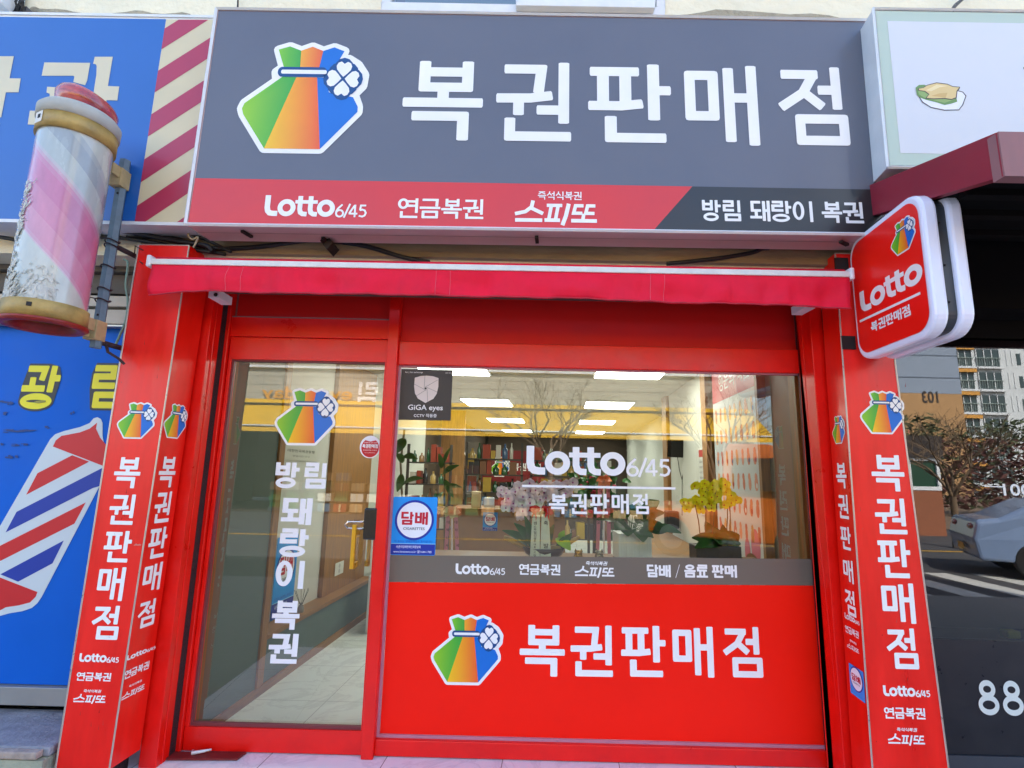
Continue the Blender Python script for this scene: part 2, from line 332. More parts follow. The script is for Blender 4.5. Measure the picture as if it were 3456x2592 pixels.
def bag(A, B, lvl=1):
    """lottery lucky-bag emblem in box B"""
    u0, v0, w_, h_ = B
    def T(x, y): return (u0+(x-1008)/607*w_, v0+(672-y)/497*h_)
    def P(pts, c, l): A.put([[T(*p) for p in pts]], c, lvl+l)
    sil = [(1172, 212), (1225, 196), (1280, 215), (1333, 196), (1385, 215), (1437, 198), (1487, 215), (1468, 255), (1510, 250), (1555, 275), (1590, 320), (1585, 370), (1548, 408), (1572, 460), (1572, 485), (1412, 645), (1155, 645), (1040, 500), (1030, 475), (1040, 450), (1180, 350), (1172, 312), (1203, 290)]
    sp = [T(*p) for p in sil]; wd = 46/607*w_
    P(sil, WHITE, 0); A.put([disc(*p, 23/607*w_, n=10) for p in sp]+[q for i in range(len(sp)) for q in stroke([sp[i], sp[(i+1) % len(sp)]], wd, r=0)], WHITE, lvl-.3)
    u_ = lambda x: u0+(x-1008)/607*w_
    def gr(x0, c0, x1, c1):
        def f(u, v):
            t = min(max((u-u_(x0))/(u_(x1)-u_(x0)), 0), 1); return tuple(c0[i]+(c1[i]-c0[i])*t for i in range(3))
        return f
    GR = gr(1030, (150, 205, 30), 1270, (50, 165, 60)); ORG = gr(1190, (250, 200, 10), 1400, (240, 90, 40))
    BLU = (0, 110, 205); NV = (0, 70, 130)
    P([(1172, 212), (1225, 197), (1280, 216), (1284, 312), (1215, 312)], gr(1172, (130, 200, 40), 1280, (60, 165, 60)), 1)
    P([(1280, 216), (1333, 197), (1385, 216), (1370, 312), (1284, 312)], gr(1280, (245, 170, 40), 1385, (240, 95, 40)), 1)
    P([(1385, 216), (1437, 199), (1486, 216), (1462, 262), (1430, 312), (1370, 312)], BLU, 1)
    P([(1205, 333), (1270, 335), (1155, 645), (1040, 500), (1031, 475), (1040, 452)], GR, 1)
    P([(1270, 335), (1368, 335), (1412, 645), (1155, 645)], ORG, 1)
    P([(1368, 335), (1410, 335), (1430, 400), (1545, 420), (1571, 462), (1571, 484), (1412, 645)], BLU, 1)
    P(rrc(1180, 290, 1412, 334, 21), NV, 2); P(rrc(1196, 303, 1412, 321, 8), WHITE, 3)
    cx, cy = 1491, 340
    A.put([[T(cx+dx+46*math.cos(a*.5236), cy+dy+46*math.sin(a*.5236)) for a in range(12)] for dx, dy in ((26, -26), (-26, -26), (26, 26), (-26, 26), (0, -48), (48, 0), (0, 48), (-48, 0))], NV, lvl+2)
    hs = []
    for k in range(4):
        a = math.radians(90*k-2); ca, sa = math.cos(a), math.sin(a); pts = []
        hp = [(0, 8), (-18, 22), (-36, 40), (-40, 56), (-32, 70), (-16, 76), (0, 66), (16, 76), (32, 70), (40, 56), (36, 40), (18, 22)]
        for x, y in hp: x *= .92; pts.append(T(cx+x*ca-y*sa, cy-(x*sa+y*ca)))
        hs.append(pts)
    for h in hs: A.put([[h[0], h[1], h[2], h[3], h[4], h[5], h[6]], [h[0], h[6], h[7], h[8], h[9], h[10], h[11]]], WHITE, lvl+3)
def rrc(x0, y0, x1, y1, r): return rrect(x0, y0, x1, y1, min(r, (y1-y0)/2-.1), 6)
def tobacco(A, B, lvl=1, full=True):
    u0, v0, w_, h_ = B
    def R(x, y): return (u0+x*w_, v0+y*h_)
    A.put([[R(*p) for p in rrect(0, 0, 1, 1, .03)]], (0, 150, 235), lvl)
    k = w_/h_ if full else w_/h_
    A.put([[R(*p) for p in disc(.5, .60, .44, .44*k)]], (20, 50, 160), lvl+1); A.put([[R(*p) for p in disc(.5, .60, .39, .39*k)]], (238, 240, 245), lvl+2)
    A.line('담배', (*R(.20, .52), .60*w_, .22*h_), (200, 20, 50), lvl+3, gap=.14, w=.16)
    A.text('CIGARETTES', (*R(.26, .43), .48*w_, .045*h_), (70, 75, 85), lvl+3)
    if full:
        A.put([[R(0.01, .01), R(.99, .01), R(.99, .19), R(.01, .19)]], (20, 50, 160), lvl+2)
        A.put([[R(0.0, .19), R(1, .19), R(1, .20), R(0, .20)]], (150, 215, 250), lvl+1)
        A.text('사)한국담배판매인회중앙회', (*R(.12, .11), .55*w_, .055*h_), (225, 230, 250), lvl+3)
        A.text('www.ktranews.co.kr ☎1644-1785', (*R(.07, .035), .85*w_, .05*h_), (225, 230, 250), lvl+3)
        A.text('이 표지는 담배판매업소 표지입니다', (*R(.08, .215), .85*w_, .04*h_), (10, 90, 190), lvl+2)
# ------------------------------------------------------------------ materials
PRINT = mat('printed vinyl', (255, 255, 255), .42, attr=True, spec=.45)
VINYL = mat('cut vinyl lettering', (255, 255, 255), .35, attr=True)
BACKLIT = mat('flex face print', (255, 255, 255), .38, attr=True, spec=.5, coat=.25, bump=.25, bs=1.6, var=.05, vs=2.5)
RED = mat('red gloss cladding', (246, 22, 5), .36, var=.13, vs=4, spec=.5, coat=.12, bump=.06, bs=2.2, stretch=(2.5, 2.5, .5))
REDF = mat('red painted frame', (236, 14, 2), .36, var=.12, vs=5, bump=.05, bs=60, spec=.5)
REDD = mat('deep red panel', (222, 10, 4), .6, var=.08, vs=4)
SILV = mat('aluminium edge trim', (200, 190, 175), .35, metal=.6, var=.1, vs=20)
WMET = mat('white painted metal', (225, 228, 230), .4, var=.07, vs=9)
BLACK = mat('black rubber', (14, 13, 18), .6, var=.3, vs=60, bump=.3, bs=120)
DMET = mat('dark bracket metal', (45, 34, 32), .6, var=.3, vs=40, metal=.3)
STUC = mat('cream stucco', (236, 228, 200), .85, var=.05, vs=5, bump=.7, bs=16)
CONC = mat('stained concrete', (150, 138, 118), .85, var=.35, vs=3, bump=.3, bs=50, stretch=(.4, 1, 1.6))
CABLE = mat('black cable', (22, 22, 24), .5, var=.2, vs=30)
WOOD = mat('oak veneer', (158, 112, 62), .5, var=.32, vs=7, stretch=(6, 6, .6))
WOODH = mat('oak veneer flat', (150, 106, 58), .5, var=.32, vs=7, stretch=(1, .5, 8))
TEAL = mat('grey green wall board', (96, 112, 104), .7, var=.05)
INWH = mat('white interior wall', (205, 205, 196), .8, var=.03)
TILE = None
# ------------------------------------------------------------------ marble tile floors
def marble(name, base, vein, sx, sy, rough=.25, grout=(120, 118, 122), off=(0, 0), skew=SK, veins=.55):
    m = bpy.data.materials.new(name); m.use_nodes = True; n = m.node_tree.nodes; l = m.node_tree.links; b = n['Principled BSDF']; b.inputs['Roughness'].default_value = rough
    tc = n.new('ShaderNodeTexCoord'); sp = n.new('ShaderNodeSeparateXYZ'); l.new(tc.outputs['Object'], sp.inputs[0])
    def math_(op, a, c, c2=None):
        q = n.new('ShaderNodeMath'); q.operation = op
        for i, z in enumerate((a, c, c2)):
            if z is None: continue
            if isinstance(z, (int, float)): q.inputs[i].default_value = z
            else: l.new(z, q.inputs[i])
        return q.outputs[0]
    xs = math_('SUBTRACT', sp.outputs[0], math_('MULTIPLY', sp.outputs[1], skew)); g = []
    for v, s_, o_ in ((xs, sx, off[0]), (sp.outputs[1], sy, off[1])):
        f = math_('FRACT', math_('DIVIDE', math_('SUBTRACT', v, o_), s_), 0); g.append(math_('LESS_THAN', math_('MINIMUM', f, math_('SUBTRACT', 1.0, f)), .0022/s_))
    gr = math_('MAXIMUM', g[0], g[1])
    wv = n.new('ShaderNodeTexNoise'); wv.inputs['Scale'].default_value = 1.7; wv.inputs['Detail'].default_value = 9; wv.inputs['Roughness'].default_value = .66; wv.inputs['Distortion'].default_value = 1.2; l.new(tc.outputs['Object'], wv.inputs[0])
    vv = math_('SUBTRACT', 1.0, math_('MULTIPLY', math_('ABSOLUTE', math_('SUBTRACT', wv.outputs[0], .5), 0), 26)); vv = math_('MULTIPLY', math_('MAXIMUM', vv, 0), veins)
    m1 = n.new('ShaderNodeMix'); m1.data_type = 'RGBA'; m1.inputs[6].default_value = (*lin(base), 1); m1.inputs[7].default_value = (*lin(vein), 1); l.new(vv, m1.inputs[0])
    m2 = n.new('ShaderNodeMix'); m2.data_type = 'RGBA'; l.new(m1.outputs[2], m2.inputs[6]); m2.inputs[7].default_value = (*lin(grout), 1); l.new(gr, m2.inputs[0]); l.new(m2.outputs[2], b.inputs['Base Color'])
    return m
x1 = PZ(2091, 2589, 0); x2 = PZ(1250, 2580, 0)
TILEO = marble('white porch tile', (232, 230, 236), (170, 170, 182), .6, 1.2, .3, veins=.3, off=(x1.x-SK*x1.y, .1))
TILEI = marble('white shop tile', (232, 236, 230), (160, 164, 164), .6, .6, .16, veins=.28, grout=(165, 168, 165), off=(x1.x-SK*x1.y, 0))
obj('porch_floor', MB().box(-1.93, 1.93, -1.6, .02, -.2, 0), TILEO, kind='structure')
obj('shop_floor', MB().box(-1.75, 3.2, .02, 12.2, -.2, .0, fn=lambda x, y, z: S(x, y, z)), TILEI, kind='structure')
street = mat('asphalt', (74, 74, 76), .85, var=.2, vs=9, bump=.4, bs=120)
obj('street', MB().quad((-150, -200, -.22), (150, -200, -.22), (150, 30, -.22), (-150, 30, -.22)), street, kind='structure')
pav = mat('paving stone', (140, 136, 130), .8, var=.2, vs=6, bump=.2, bs=70)
obj('pavement', MB().box(-30, 30, -5.2, -1.6, -.3, -.17).box(-30, -1.93, -1.6, .6, -.3, -.17).box(1.93, 30, -1.6, .6, -.3, -.17), pav, kind='structure')
# ------------------------------------------------------------------ shop building: shell
bld = emp('shop_building', label='cream stuccoed building that holds the red lottery shop and the shops on either side', category='building')
wl = MB()
wl.box(-9, 9, -.26, -.02, 2.62, 3.9)            # band above the three shop fronts
wl.box(-9, -5.21, -.26, -.02, -.2, 2.615).box(5.06, 9, -.26, -.02, -.2, 2.615)
# upper wall with an opening for the window
WX0, WX1, WZ0 = PY(1290, 20, -.26).x, PY(2238, 20, -.26).x, PY(1700, 40, -.26).z
wl.box(-9, WX0, -.26, -.02, 3.9, 7.2).box(WX1, 9, -.26, -.02, 3.9, 7.2).box(WX0, WX1, -.26, -.02, 3.9, WZ0-.02).box(WX0, WX1, -.26, -.02, 5.3, 7.2)
wl.box(-9, -8.8, -.02, 12.4, 0, 7.2).box(8.8, 9, -.02, 12.4, 0, 7.2).box(-8.8, 8.8, 12.3, 12.5, 0, 7.2)
obj('wall', wl, STUC, bld)
obj('roof', MB().box(-9, 9, -.3, 12.6, 7.2, 7.4), CONC, bld)
obj('floor_slab', MB().box(-8.8, 8.8, -.02, 12.3, 2.68, 2.9), CONC, bld)
obj('side_wall', MB().box(-2.04, -1.90, .03, 12.3, -.2, 2.62, fn=S).box(3.3, 3.42, .03, 12.3, -.2, 2.62, fn=S).box(-8.7, -8.6, .1, 12, 0, 2.6), INWH, bld)
# upstairs window
up = emp('upstairs_window', label='white framed sliding window of the upper floor just above the lottery sign'); up.parent = bld
yw = -.22; a0 = PY(1295, 30, yw).x; a1 = PY(2235, 30, yw).x; zb = PY(1700, 46, yw).z
f = MB().box(a0, a1, yw-.05, yw+.08, zb-.05, zb+.015).box(a0, a0+.05, yw-.05, yw+.08, zb+.015, 5.3).box(a1-.05, a1, yw-.05, yw+.08, zb+.015, 5.3).box(a0+.05, a1-.05, yw-.05, yw+.08, 5.24, 5.3)
obj('frame', f, WMET, up, bevel=.004)
mx_ = PY(1742, 20, yw-.06).x; mx2 = PY(2205, 20, yw-.06).x; zs = PY(1950, 36, yw-.07).z
obj('sash', MB().box(mx_, mx2, yw-.10, yw-.055, zs, zs+.055).box(mx_, mx_+.06, yw-.10, yw-.055, zs+.055, 5.2).box(mx2-.06, mx2, yw-.10, yw-.055, zs+.055, 5.2), WMET, up, bevel=.004)
GU = glassmat('upstairs pane', (.5, .62, .58), .35)
obj('pane', MB().quad((a0+.05, yw, zb+.015), (mx_, yw, zb+.015), (mx_, yw, 5.24), (a0+.05, yw, 5.24)).quad((mx_+.06, yw-.075, zs+.055), (mx2-.06, yw-.075, zs+.055), (mx2-.06, yw-.075, 5.2), (mx_+.06, yw-.075, 5.2)), GU, up)
obj('curtain', MB().box(a0+.06, a1-.06, .05, .06, 3.9, 5.24), mat('sea green blind', (140, 170, 160), .8), up)
# crumbling mortar and gaps on the wall
gap = MB()
def blotch(pts, y):
    P = [PY(px, py, y) for px, py in pts]; gap.prism(P, (0, .006, 0))
MORT = mat('old grey mortar', (168, 160, 138), .95, var=.25, vs=20, bump=.6, bs=60)
sc7 = .3617
cr = [(200, 130), (260, 90), (300, 62), (330, 62), (370, 80), (440, 84), (520, 82), (620, 92), (680, 108), (780, 122), (880, 132), (990, 132), (1080, 120), (1170, 112), (1260, 96), (1330, 100), (1420, 122), (1540, 130), (1640, 120), (1700, 112), (1775, 130), (1700, 150), (1000, 152), (200, 150)]
blotch([(x*sc7, y*sc7) for x, y in cr], -.268)
blotch([(1728+x*.78125, y*.78125) for x, y in [(640, 68), (700, 66), (760, 62), (830, 52), (880, 40), (960, 44), (1050, 50), (1130, 56), (1200, 62), (1290, 58), (1370, 66), (1430, 80), (1300, 84), (640, 76)]], -.268)
obj('cracked_mortar', gap, MORT, bld, label='grey cracked mortar strip showing over the sign tops')
# lintel between awning and sign
lin_ = emp('concrete_lintel', label='stained cream concrete lintel in the gap between the big sign and the red awning'); lin_.parent = bld
obj('beam', MB().box(-2.1, 2.05, -.30, -.262, PY(1500, 868, -.30).z, 2.9), mat('stained plaster', (160, 142, 108), .85, var=.35, vs=4, bump=.3, bs=40, stretch=(.5, 1, 2)), lin_)
obj('shadow_board', MB().box(-2.1, 2.05, -.20, -.14, 2.45, 2.61), mat('shade toned board', (92, 72, 62), .85, var=.3, vs=8), lin_)  # the board's dark colour stands in for the shade below the lintel
# ------------------------------------------------------------------ shop front frame
front = emp('storefront', label='red aluminium shop front with glass door, wide window and fixed red panels', category='storefront')
XL, XR = -1.69, 1.68
fr = MB()
fr.box(XL-.075, XL-.005, -.05, .06, -.0, 2.60)                                  # left jamb
fr.box(XR+.0, XR+.05, -.05, .06, 0, 2.60)                              # right jamb
fr.box(-.752, -.69, -.065, .06, 0, 2.60)                                        # mullion
fr.box(-.69, XR, -.035, .06, .004, .082)                                        # window sill rail
fr.box(-.69, XR, -.035, .06, 2.075, 2.215)                                     # window head rail
fr.box(XL-.005, -.752, -.035, .06, 2.225, 2.345)                                    # transom
fr.box(XL-.005, XR, -.035, .06, 2.545, 2.60)
obj('frame', fr, REDF, front, bevel=.004)
obj('head_panel', MB().box(-.688, XR-.002, .0, .02, 2.217, 2.543).box(XL-.003, -.754, .0, .02, 2.347, 2.543), REDD, front)
obj('trim', MB().box(-.688, XR-.002, -.006, .0, 2.2155, 2.222).box(XL, -.754, -.040, -.0355, 2.341, 2.348).box(XL-.004, XL+.004, -.006, 0, 2.35, 2.54).box(XR-.02, XR-.012, -.006, 0, 2.25, 2.54), mat('worn pale sealant', (150, 95, 90), .6), front)
BEAD = mat('pinkish glazing bead', (190, 130, 150), .4, var=.1, vs=10)
bd = MB()
for (x0, x1_, z0, z1) in ((-.69, -.676, .082, 2.075), (XR-.016, XR, .082, 2.075)): bd.box(x0, x1_, -.012, .0, z0, z1)
bd.box(-.676, XR-.016, -.012, 0, .082, .096).box(-.676, XR-.016, -.012, 0, 2.067, 2.075)
obj('glazing_bead', bd, BEAD, front)
GLS = glassmat('clear shop glass', (.80, .88, .80), .125)
obj('window_pane', MB().quad((-.676, 0, .096), (XR-.016, 0, .096), (XR-.016, 0, 2.067), (-.676, 0, 2.067)), GLS, front)
# film on the lower glass (opaque red + grey band)
F0 = Frame((0, 0, 0), (1, 0, .0065), (0, 0, 1), (0, -1, 0), .002)
RB = lambda x: .0095*(x+.68)
gb0, gb1 = .857, 1.0
obj('red_film', MB().quad((-.675, -.0012, .097), (XR-.017, -.0012, .097), (XR-.017, -.0012, gb0+.0345), (-.675, -.0012, gb0)), mat('red window film', (255, 26, 4), .45, var=.04, vs=2, spec=.2), front)
obj('grey_film', MB().quad((-.675, -.0012, gb0+.0008), (XR-.017, -.0012, gb0+.0353), (XR-.017, -.0012, gb1+.032), (-.675, -.0012, gb1)), mat('warm grey window film', (112, 102, 90), .4, var=.02, vs=2), front)
# side rails: shutter guides between the pillar boxes and the frame
BLKP = mat('dirty black seal', (26, 22, 30), .55, var=.5, vs=90, bump=.6, bs=150)
def XY(px, py, y): return PY(px, py, y).x
gl = emp('shutter_guide', label='red roller shutter guide rail beside the glass door, black seal in its slot', category='guide rail', group='red shutter guide rails either side of the shop front')
xa, xb, xc, xd_ = XY(592, 1711, -.19), XY(634, 1711, -.19), XY(647, 1711, -.13), XY(660, 1711, -.13)
obj('rail', MB().box(xa-.02, xb, -.19, -.05, 0, 2.50).box(xb, xc, -.11, -.05, 0, 2.50).box(xc, xd_, -.15, -.05, 0, 2.50), REDF, gl, bevel=.003)
obj('seal', MB().box(xd_+.001, XL-.076, -.10, -.02, 0, 2.46), BLKP, gl)
gr_ = emp('shutter_guide', label='red roller shutter guide rail between the wide window and the right pillar box', category='guide rail', group='red shutter guide rails either side of the shop front')
ra, rb, rc, rd = XY(2782, 1944, -.13), XY(2794, 1944, -.13), XY(2800, 1944, -.19), XY(2826, 1944, -.19)
obj('rail', MB().box(ra, rb, -.14, -.05, 0, 2.50).box(rb, rc, -.10, -.05, 0, 2.50).box(rc, rd+.03, -.19, -.05, 0, 2.50), REDF, gr_, bevel=.003)
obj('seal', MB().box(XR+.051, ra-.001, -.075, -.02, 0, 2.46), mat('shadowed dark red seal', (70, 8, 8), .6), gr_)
# ------------------------------------------------------------------ door
door = emp('glass_door', label='red framed glass door with white vertical lettering and a yellow pull handle'); door.parent = front
d0, d1 = XL+.0, -.757
dm = MB().box(d0, d1, -.03, .03, .004, .118).box(d0, d1, -.03, .03, 2.088, 2.222).box(d0, d0+.018, -.03, .03, .118, 2.088).box(d1-.012, d1, -.03, .03, .118, 2.088)
obj('door_frame', dm, REDF, door, bevel=.003)
obj('gasket', MB().box(d0+.018, d1-.012, -.02, -.001, .118, .135).box(d0+.018, d0+.03, -.02, -.001, .135, 2.088).box(d0+.03, d1-.012, -.02, -.001, 2.078, 2.088), mat('brownish red gasket', (120, 50, 55), .5, var=.1), door)
obj('door_glass', MB().quad((d0+.018, 0, .118), (d1-.012, 0, .118), (d1-.012, 0, 2.088), (d0+.018, 0, 2.088)), GLS, door)
A = Art(F0)
bag(A, A.pxb(921, 1307, 1149, 1507))
for ch, b in (('방', (927, 1560, 1014, 1646)), ('림', (1024, 1562, 1106, 1648)), ('돼', (947, 1680, 1055, 1772)), ('랑', (942, 1784, 1045, 1878)), ('이', (930, 1891, 1031, 1987)), ('복', (915, 2026, 1016, 2125)), ('권', (903, 2137, 1010, 2238))):
    A.put(glyph(ch, .155, 1.25, .002), (240, 240, 240), 1, A.pxb(*b))
A.build('door_lettering', VINYL, door)
# handle
yel = mat('yellow brass pull', (225, 170, 40), .35, metal=.35, var=.1); chrm = mat('chrome', (210, 210, 205), .15, metal=1)
h = emp('x'); bpy.data.objects.remove(h)
hx, hz0, hz1 = PY(1192, 1860, -.07), PY(1195, 1920, -.07).z, PY(1200, 1770, -.07).z
obj('door_pull', MB().box(hx.x-.011, hx.x+.011, -.085, -.065, hz0, hz1).box(hx.x+.045, hx.x+.065, .035, .05, hz0, hz1-.01).box(hx.x-.011, hx.x+.011, -.065, -.004, hz0, hz0+.03).box(hx.x-.011, hx.x+.011, -.065, -.004, hz1-.06, hz1-.03).box(hx.x+.045, hx.x+.065, .004, .035, hz0, hz0+.03), yel, door, bevel=.003)
p = PY(1167, 1772, -.06); q = PY(1236, 1772, -.06)
hb = MB()
hb.tube([(p.x+.01, -.05, p.z+.018), (q.x, -.05, p.z+.018)], .006).tube([(p.x+.01, -.05, p.z-.018), (q.x, -.05, p.z-.018)], .006).tube([(p.x+.01, -.05, p.z+.018), (p.x-.008, -.05, p.z), (p.x+.01, -.05, p.z-.018)], .006)
obj('hasp', hb, chrm, door)
p = PY(1232, 1714, -.05); q = PY(1272, 1822, -.05)
obj('door_lock', MB().box(p.x, q.x, -.065, -.032, q.z, p.z), mat('black lock housing', (14, 14, 16), .25, coat=.5), door, bevel=.008)
# round sticker on the door
A = Art(F0); B = A.pxb(1212, 1470, 1288, 1547); u0, v0, w_, h_ = B
A.put([disc(u0+w_/2, v0+h_/2, w_/2, h_/2)], (235, 235, 238), 1); A.put([disc(u0+w_/2, v0+h_*.46, w_*.42, h_*.42)], (200, 20, 32), 2)
A.put([[(u0+w_*.25, v0+h_*.80), (u0+w_*.5, v0+h_*.74), (u0+w_*.75, v0+h_*.80), (u0+w_*.68, v0+h_*.93), (u0+w_*.32, v0+h_*.93)]], (235, 235, 238), 3)
A.line('복권판매점', (u0+w_*.13, v0+h_*.45, w_*.74, h_*.17), WHITE, 4, .06, .15); A.text('동행복권 공식 인증', (u0+w_*.2, v0+h_*.66, w_*.6, h_*.06), (240, 210, 210), 3)
A.text('복권판매점 인증표', (u0+w_*.17, v0+h_*.33, w_*.66, h_*.05), (240, 210, 210), 3); A.text('www.dhlottery', (u0+w_*.24, v0+h_*.22, w_*.52, h_*.04), (240, 210, 210), 3)
A.build('round_sticker', PRINT, None, label='round red and white lottery sticker at the right edge of the door glass', category='sticker')
# ------------------------------------------------------------------ window lettering
A = Art(F0)
u0, v0, w_, h_ = A.pxb(1776, 1504, 2110, 1606); s_ = h_/1.0
A.put(lotto(), (240, 240, 240), 1, (u0-.0, v0, w_/3.24, h_))
a, b = F0.loc(1762, 1640), F0.loc(2279, 1642)
A.put([[(a[0], a[1]-.0065), (b[0], a[1]-.0065), (b[0], a[1]+.0065), (a[0], a[1]+.0065)]], (240, 240, 240), 1)
for ch, x0, x1_ in (('복', 215, 480), ('권', 515, 750), ('판', 795, 1062), ('매', 1095, 1342), ('점', 1385, 1620)):
    A.put(glyph(ch), (240, 240, 240), 1, A.pxb(1800+x0*.241, 1666, 1800+x1_*.241, 1735))
A.build('window_lettering', VINYL, front)
A = Art(F0)
u0, v0, w_, h_ = A.pxb(1537, 1901, 1705, 1940); A.put(lotto(), WHITE, 1, (u0, v0, w_/4.7, h_))
A.line('연금복권', A.pxb(1752, 1903, 1891, 1941), WHITE, 1, .06, .14); A.line('즉석식복권', A.pxb(1977, 1894, 2049, 1908), WHITE, 1, .08, .15, lean=.15)
u0, v0, w_, h_ = A.pxb(1939, 1909, 2074, 1949); A.put(spitto(), WHITE, 1, (u0, v0, w_/3.42, h_))
A.line('담배', A.pxb(2182, 1905, 2263, 1948), WHITE, 1, .08, .165); A.put(glyph('/', .12, .5), WHITE, 1, A.pxb(2277, 1907, 2296, 1948))
A.line('음료', A.pxb(2308, 1905, 2389, 1949), WHITE, 1, .08, .165); A.line('판매', A.pxb(2401, 1906, 2487, 1950), WHITE, 1, .08, .165)
bag(A, A.pxb(1451, 2069, 1703, 2316))
for ch, b in (('복', (1753, 2107, 1907, 2283)), ('권', (1925, 2108, 2068, 2283)), ('판', (2094, 2109, 2248, 2284)), ('매', (2267, 2112, 2412, 2286)), ('점', (2437, 2113, 2576, 2286))): A.put(glyph(ch), WHITE, 1, A.pxb(*b))
A.build('film_lettering', VINYL, front)
A = Art(F0); B = A.pxb(1318, 1675, 1478, 1874)
tobacco(A, B); A.build('tobacco_sticker', PRINT, None, label='blue tobacco sticker with round white centre in the lower left corner of the window', category='sticker')
# CCTV sticker
A = Art(F0); B = A.pxb(1346, 1245, 1529, 1419); u0, v0, w_, h_ = B
R = lambda x, y: (u0+x*w_, v0+y*h_)
A.put([[R(0, 0), R(1, 0), R(1, 1), R(0, 1)]], (52, 46, 44), 1)
sh = [(.27, .83), (.38, .865), (.5, .875), (.62, .865), (.73, .83), (.735, .66), (.71, .52), (.65, .42), (.5, .335), (.35, .42), (.29, .52), (.265, .66)]
A.put([[R(*p) for p in sh]], (222, 208, 198), 2)
c = (.49, .62)
for p_ in ((.49, .87), (.73, .77), (.71, .53), (.52, .34), (.30, .49), (.27, .73)):
    d_ = Vector((p_[0]-c[0], p_[1]-c[1])).normalized(); o_ = Vector((-d_.y, d_.x))*.028; a_ = (c[0]+o_.x, c[1]+o_.y)
    A.put(stroke([R(*a_), R(p_[0]+o_.x*.9, p_[1]+o_.y*.9)], .0016, r=0), (60, 54, 52), 3)
A.put([disc(*R(*c), .006)], (50, 44, 42), 4)
A.text('GiGA eyes', (*R(.17, .165), .67*w_, .135*h_), (235, 232, 230), 2); A.text('CCTV 작동중', (*R(.29, .055), .44*w_, .07*h_), (235, 232, 230), 2)
A.text('kt | kt telecop', (*R(.08, .915), .34*w_, .04*h_), (210, 208, 205), 2); A.text('출동경비', (*R(.86, .92), .12*w_, .03*h_), (190, 188, 185), 2)
A.build('camera_notice', PRINT, None, label='dark camera notice with a pale shield in the top left corner of the window', category='sticker')
# ------------------------------------------------------------------ pillar sign boxes
FY = -.38
def pillar(name, TL, TR, BL, BR, side, label):
    """front quad on y=FY from pixel edges, box .175 m deep"""
    root = emp(name, label=label, category='sign box')
    a, b, c, d = PY(*TL, FY), PY(*TR, FY), PY(*BL, FY), PY(*BR, FY)
    def at(p, q, z): t = (z-q.z)/(p.z-q.z); return Vector((q.x+(p.x-q.x)*t, FY, z))
    z1 = (a.z+b.z)/2; z0 = .09; q = [at(a, c, z0), at(b, d, z0), at(b, d, z1), at(a, c, z1)]
    e = Vector((SK*.175, .175, 0)); mb = MB(); mb.hexa([q[0], q[1], q[1]+e, q[0]+e], [q[3], q[2], q[2]+e, q[3]+e]); obj('box', mb, RED, root)
    tr = MB()
    for i, j in ((0, 3), (1, 2)):
        tr.tube([q[i]+Vector((0, -.001, 0)), q[j]+Vector((0, -.001, 0))], .0042, 6)
    tr.tube([q[3], q[2]], .0035, 6); obj('edge_trim', tr, SILV, root)
    obj('gap_block', MB().box(q[0].x+.03, q[1].x-.03, FY+.03, FY+.17, 0, .089), BLACK, root)  # black block stands in for the dark gap beneath the box
    return root, q
pl, ql = pillar('pillar_sign', (469, 824), (639, 830), (188, 2592), (370, 2592), 1, 'tall red pillar sign box left of the door, white lettering running down two faces')
pr_, qr = pillar('pillar_sign', (2818, 855), (2972, 858), (2944, 2592), (3201, 2592), -1, 'tall red pillar sign box right of the window, under the square blade sign')
# right pillar: its right edge from the photo
FL = Frame(ql[0], (1, 0, 0), ql[3]-ql[0], (0, -1, 0)); FR = Frame(qr[0], (1, 0, 0), qr[3]-qr[0], (0, -1, 0))
A = Art(FL); bag(A, A.pxb(388, 1355, 538, 1484))
for ch, b in (('복', (379, 1542, 483, 1648)), ('권', (363, 1667, 463, 1771)), ('판', (344, 1790, 452, 1898)), ('매', (322, 1912, 430, 2028)), ('점', (303, 2042, 414, 2159))): A.put(glyph(ch), WHITE, 1, A.pxb(*b))
u0, v0, w_, h_ = A.pxb(267, 2204, 405, 2236); A.put(lotto(.02), WHITE, 1, (u0, v0, w_/4.7, h_)); A.line('연금복권', A.pxb(258, 2268, 378, 2299), WHITE, 1, .05, .14)
A.line('즉석식복권', A.pxb(283, 2326, 343, 2338), WHITE, 1, .08, .14, lean=.15); u0, v0, w_, h_ = A.pxb(247, 2341, 361, 2374); A.put(spitto(), WHITE, 1, (u0, v0, w_/3.42, h_))
A.build('front_lettering', PRINT, pl)
A = Art(FR); bag(A, A.pxb(2894, 1316, 3060, 1469))
for ch, b in (('복', (2935, 1534, 3056, 1659)), ('권', (2947, 1680, 3062, 1803)), ('판', (2956, 1818, 3078, 1951)), ('매', (2970, 1966, 3093, 2105)), ('점', (2987, 2118, 3102, 2258))): A.put(glyph(ch), WHITE, 1, A.pxb(*b))
u0, v0, w_, h_ = A.pxb(2978, 2312, 3138, 2352); A.put(lotto(.02), WHITE, 1, (u0, v0, w_/4.7, h_)); A.line('연금복권', A.pxb(2982, 2386, 3123, 2427), WHITE, 1, .05, .14)
A.line('즉석식복권', A.pxb(3025, 2455, 3094, 2469), WHITE, 1, .08, .14, lean=.15); u0, v0, w_, h_ = A.pxb(2993, 2474, 3122, 2515); A.put(spitto(), WHITE, 1, (u0, v0, w_/3.42, h_))
A.build('front_lettering', PRINT, pr_)
A = Art(FL); rs = random.Random(2)
for k in range(5): x = 452+k*5; A.px([(x, 1838+rs.uniform(-2, 2)), (x+5, 1835+rs.uniform(-2, 2)), (x+7, 1839), (x+2, 1842)], (222, 120, 112), 1+.3*k)
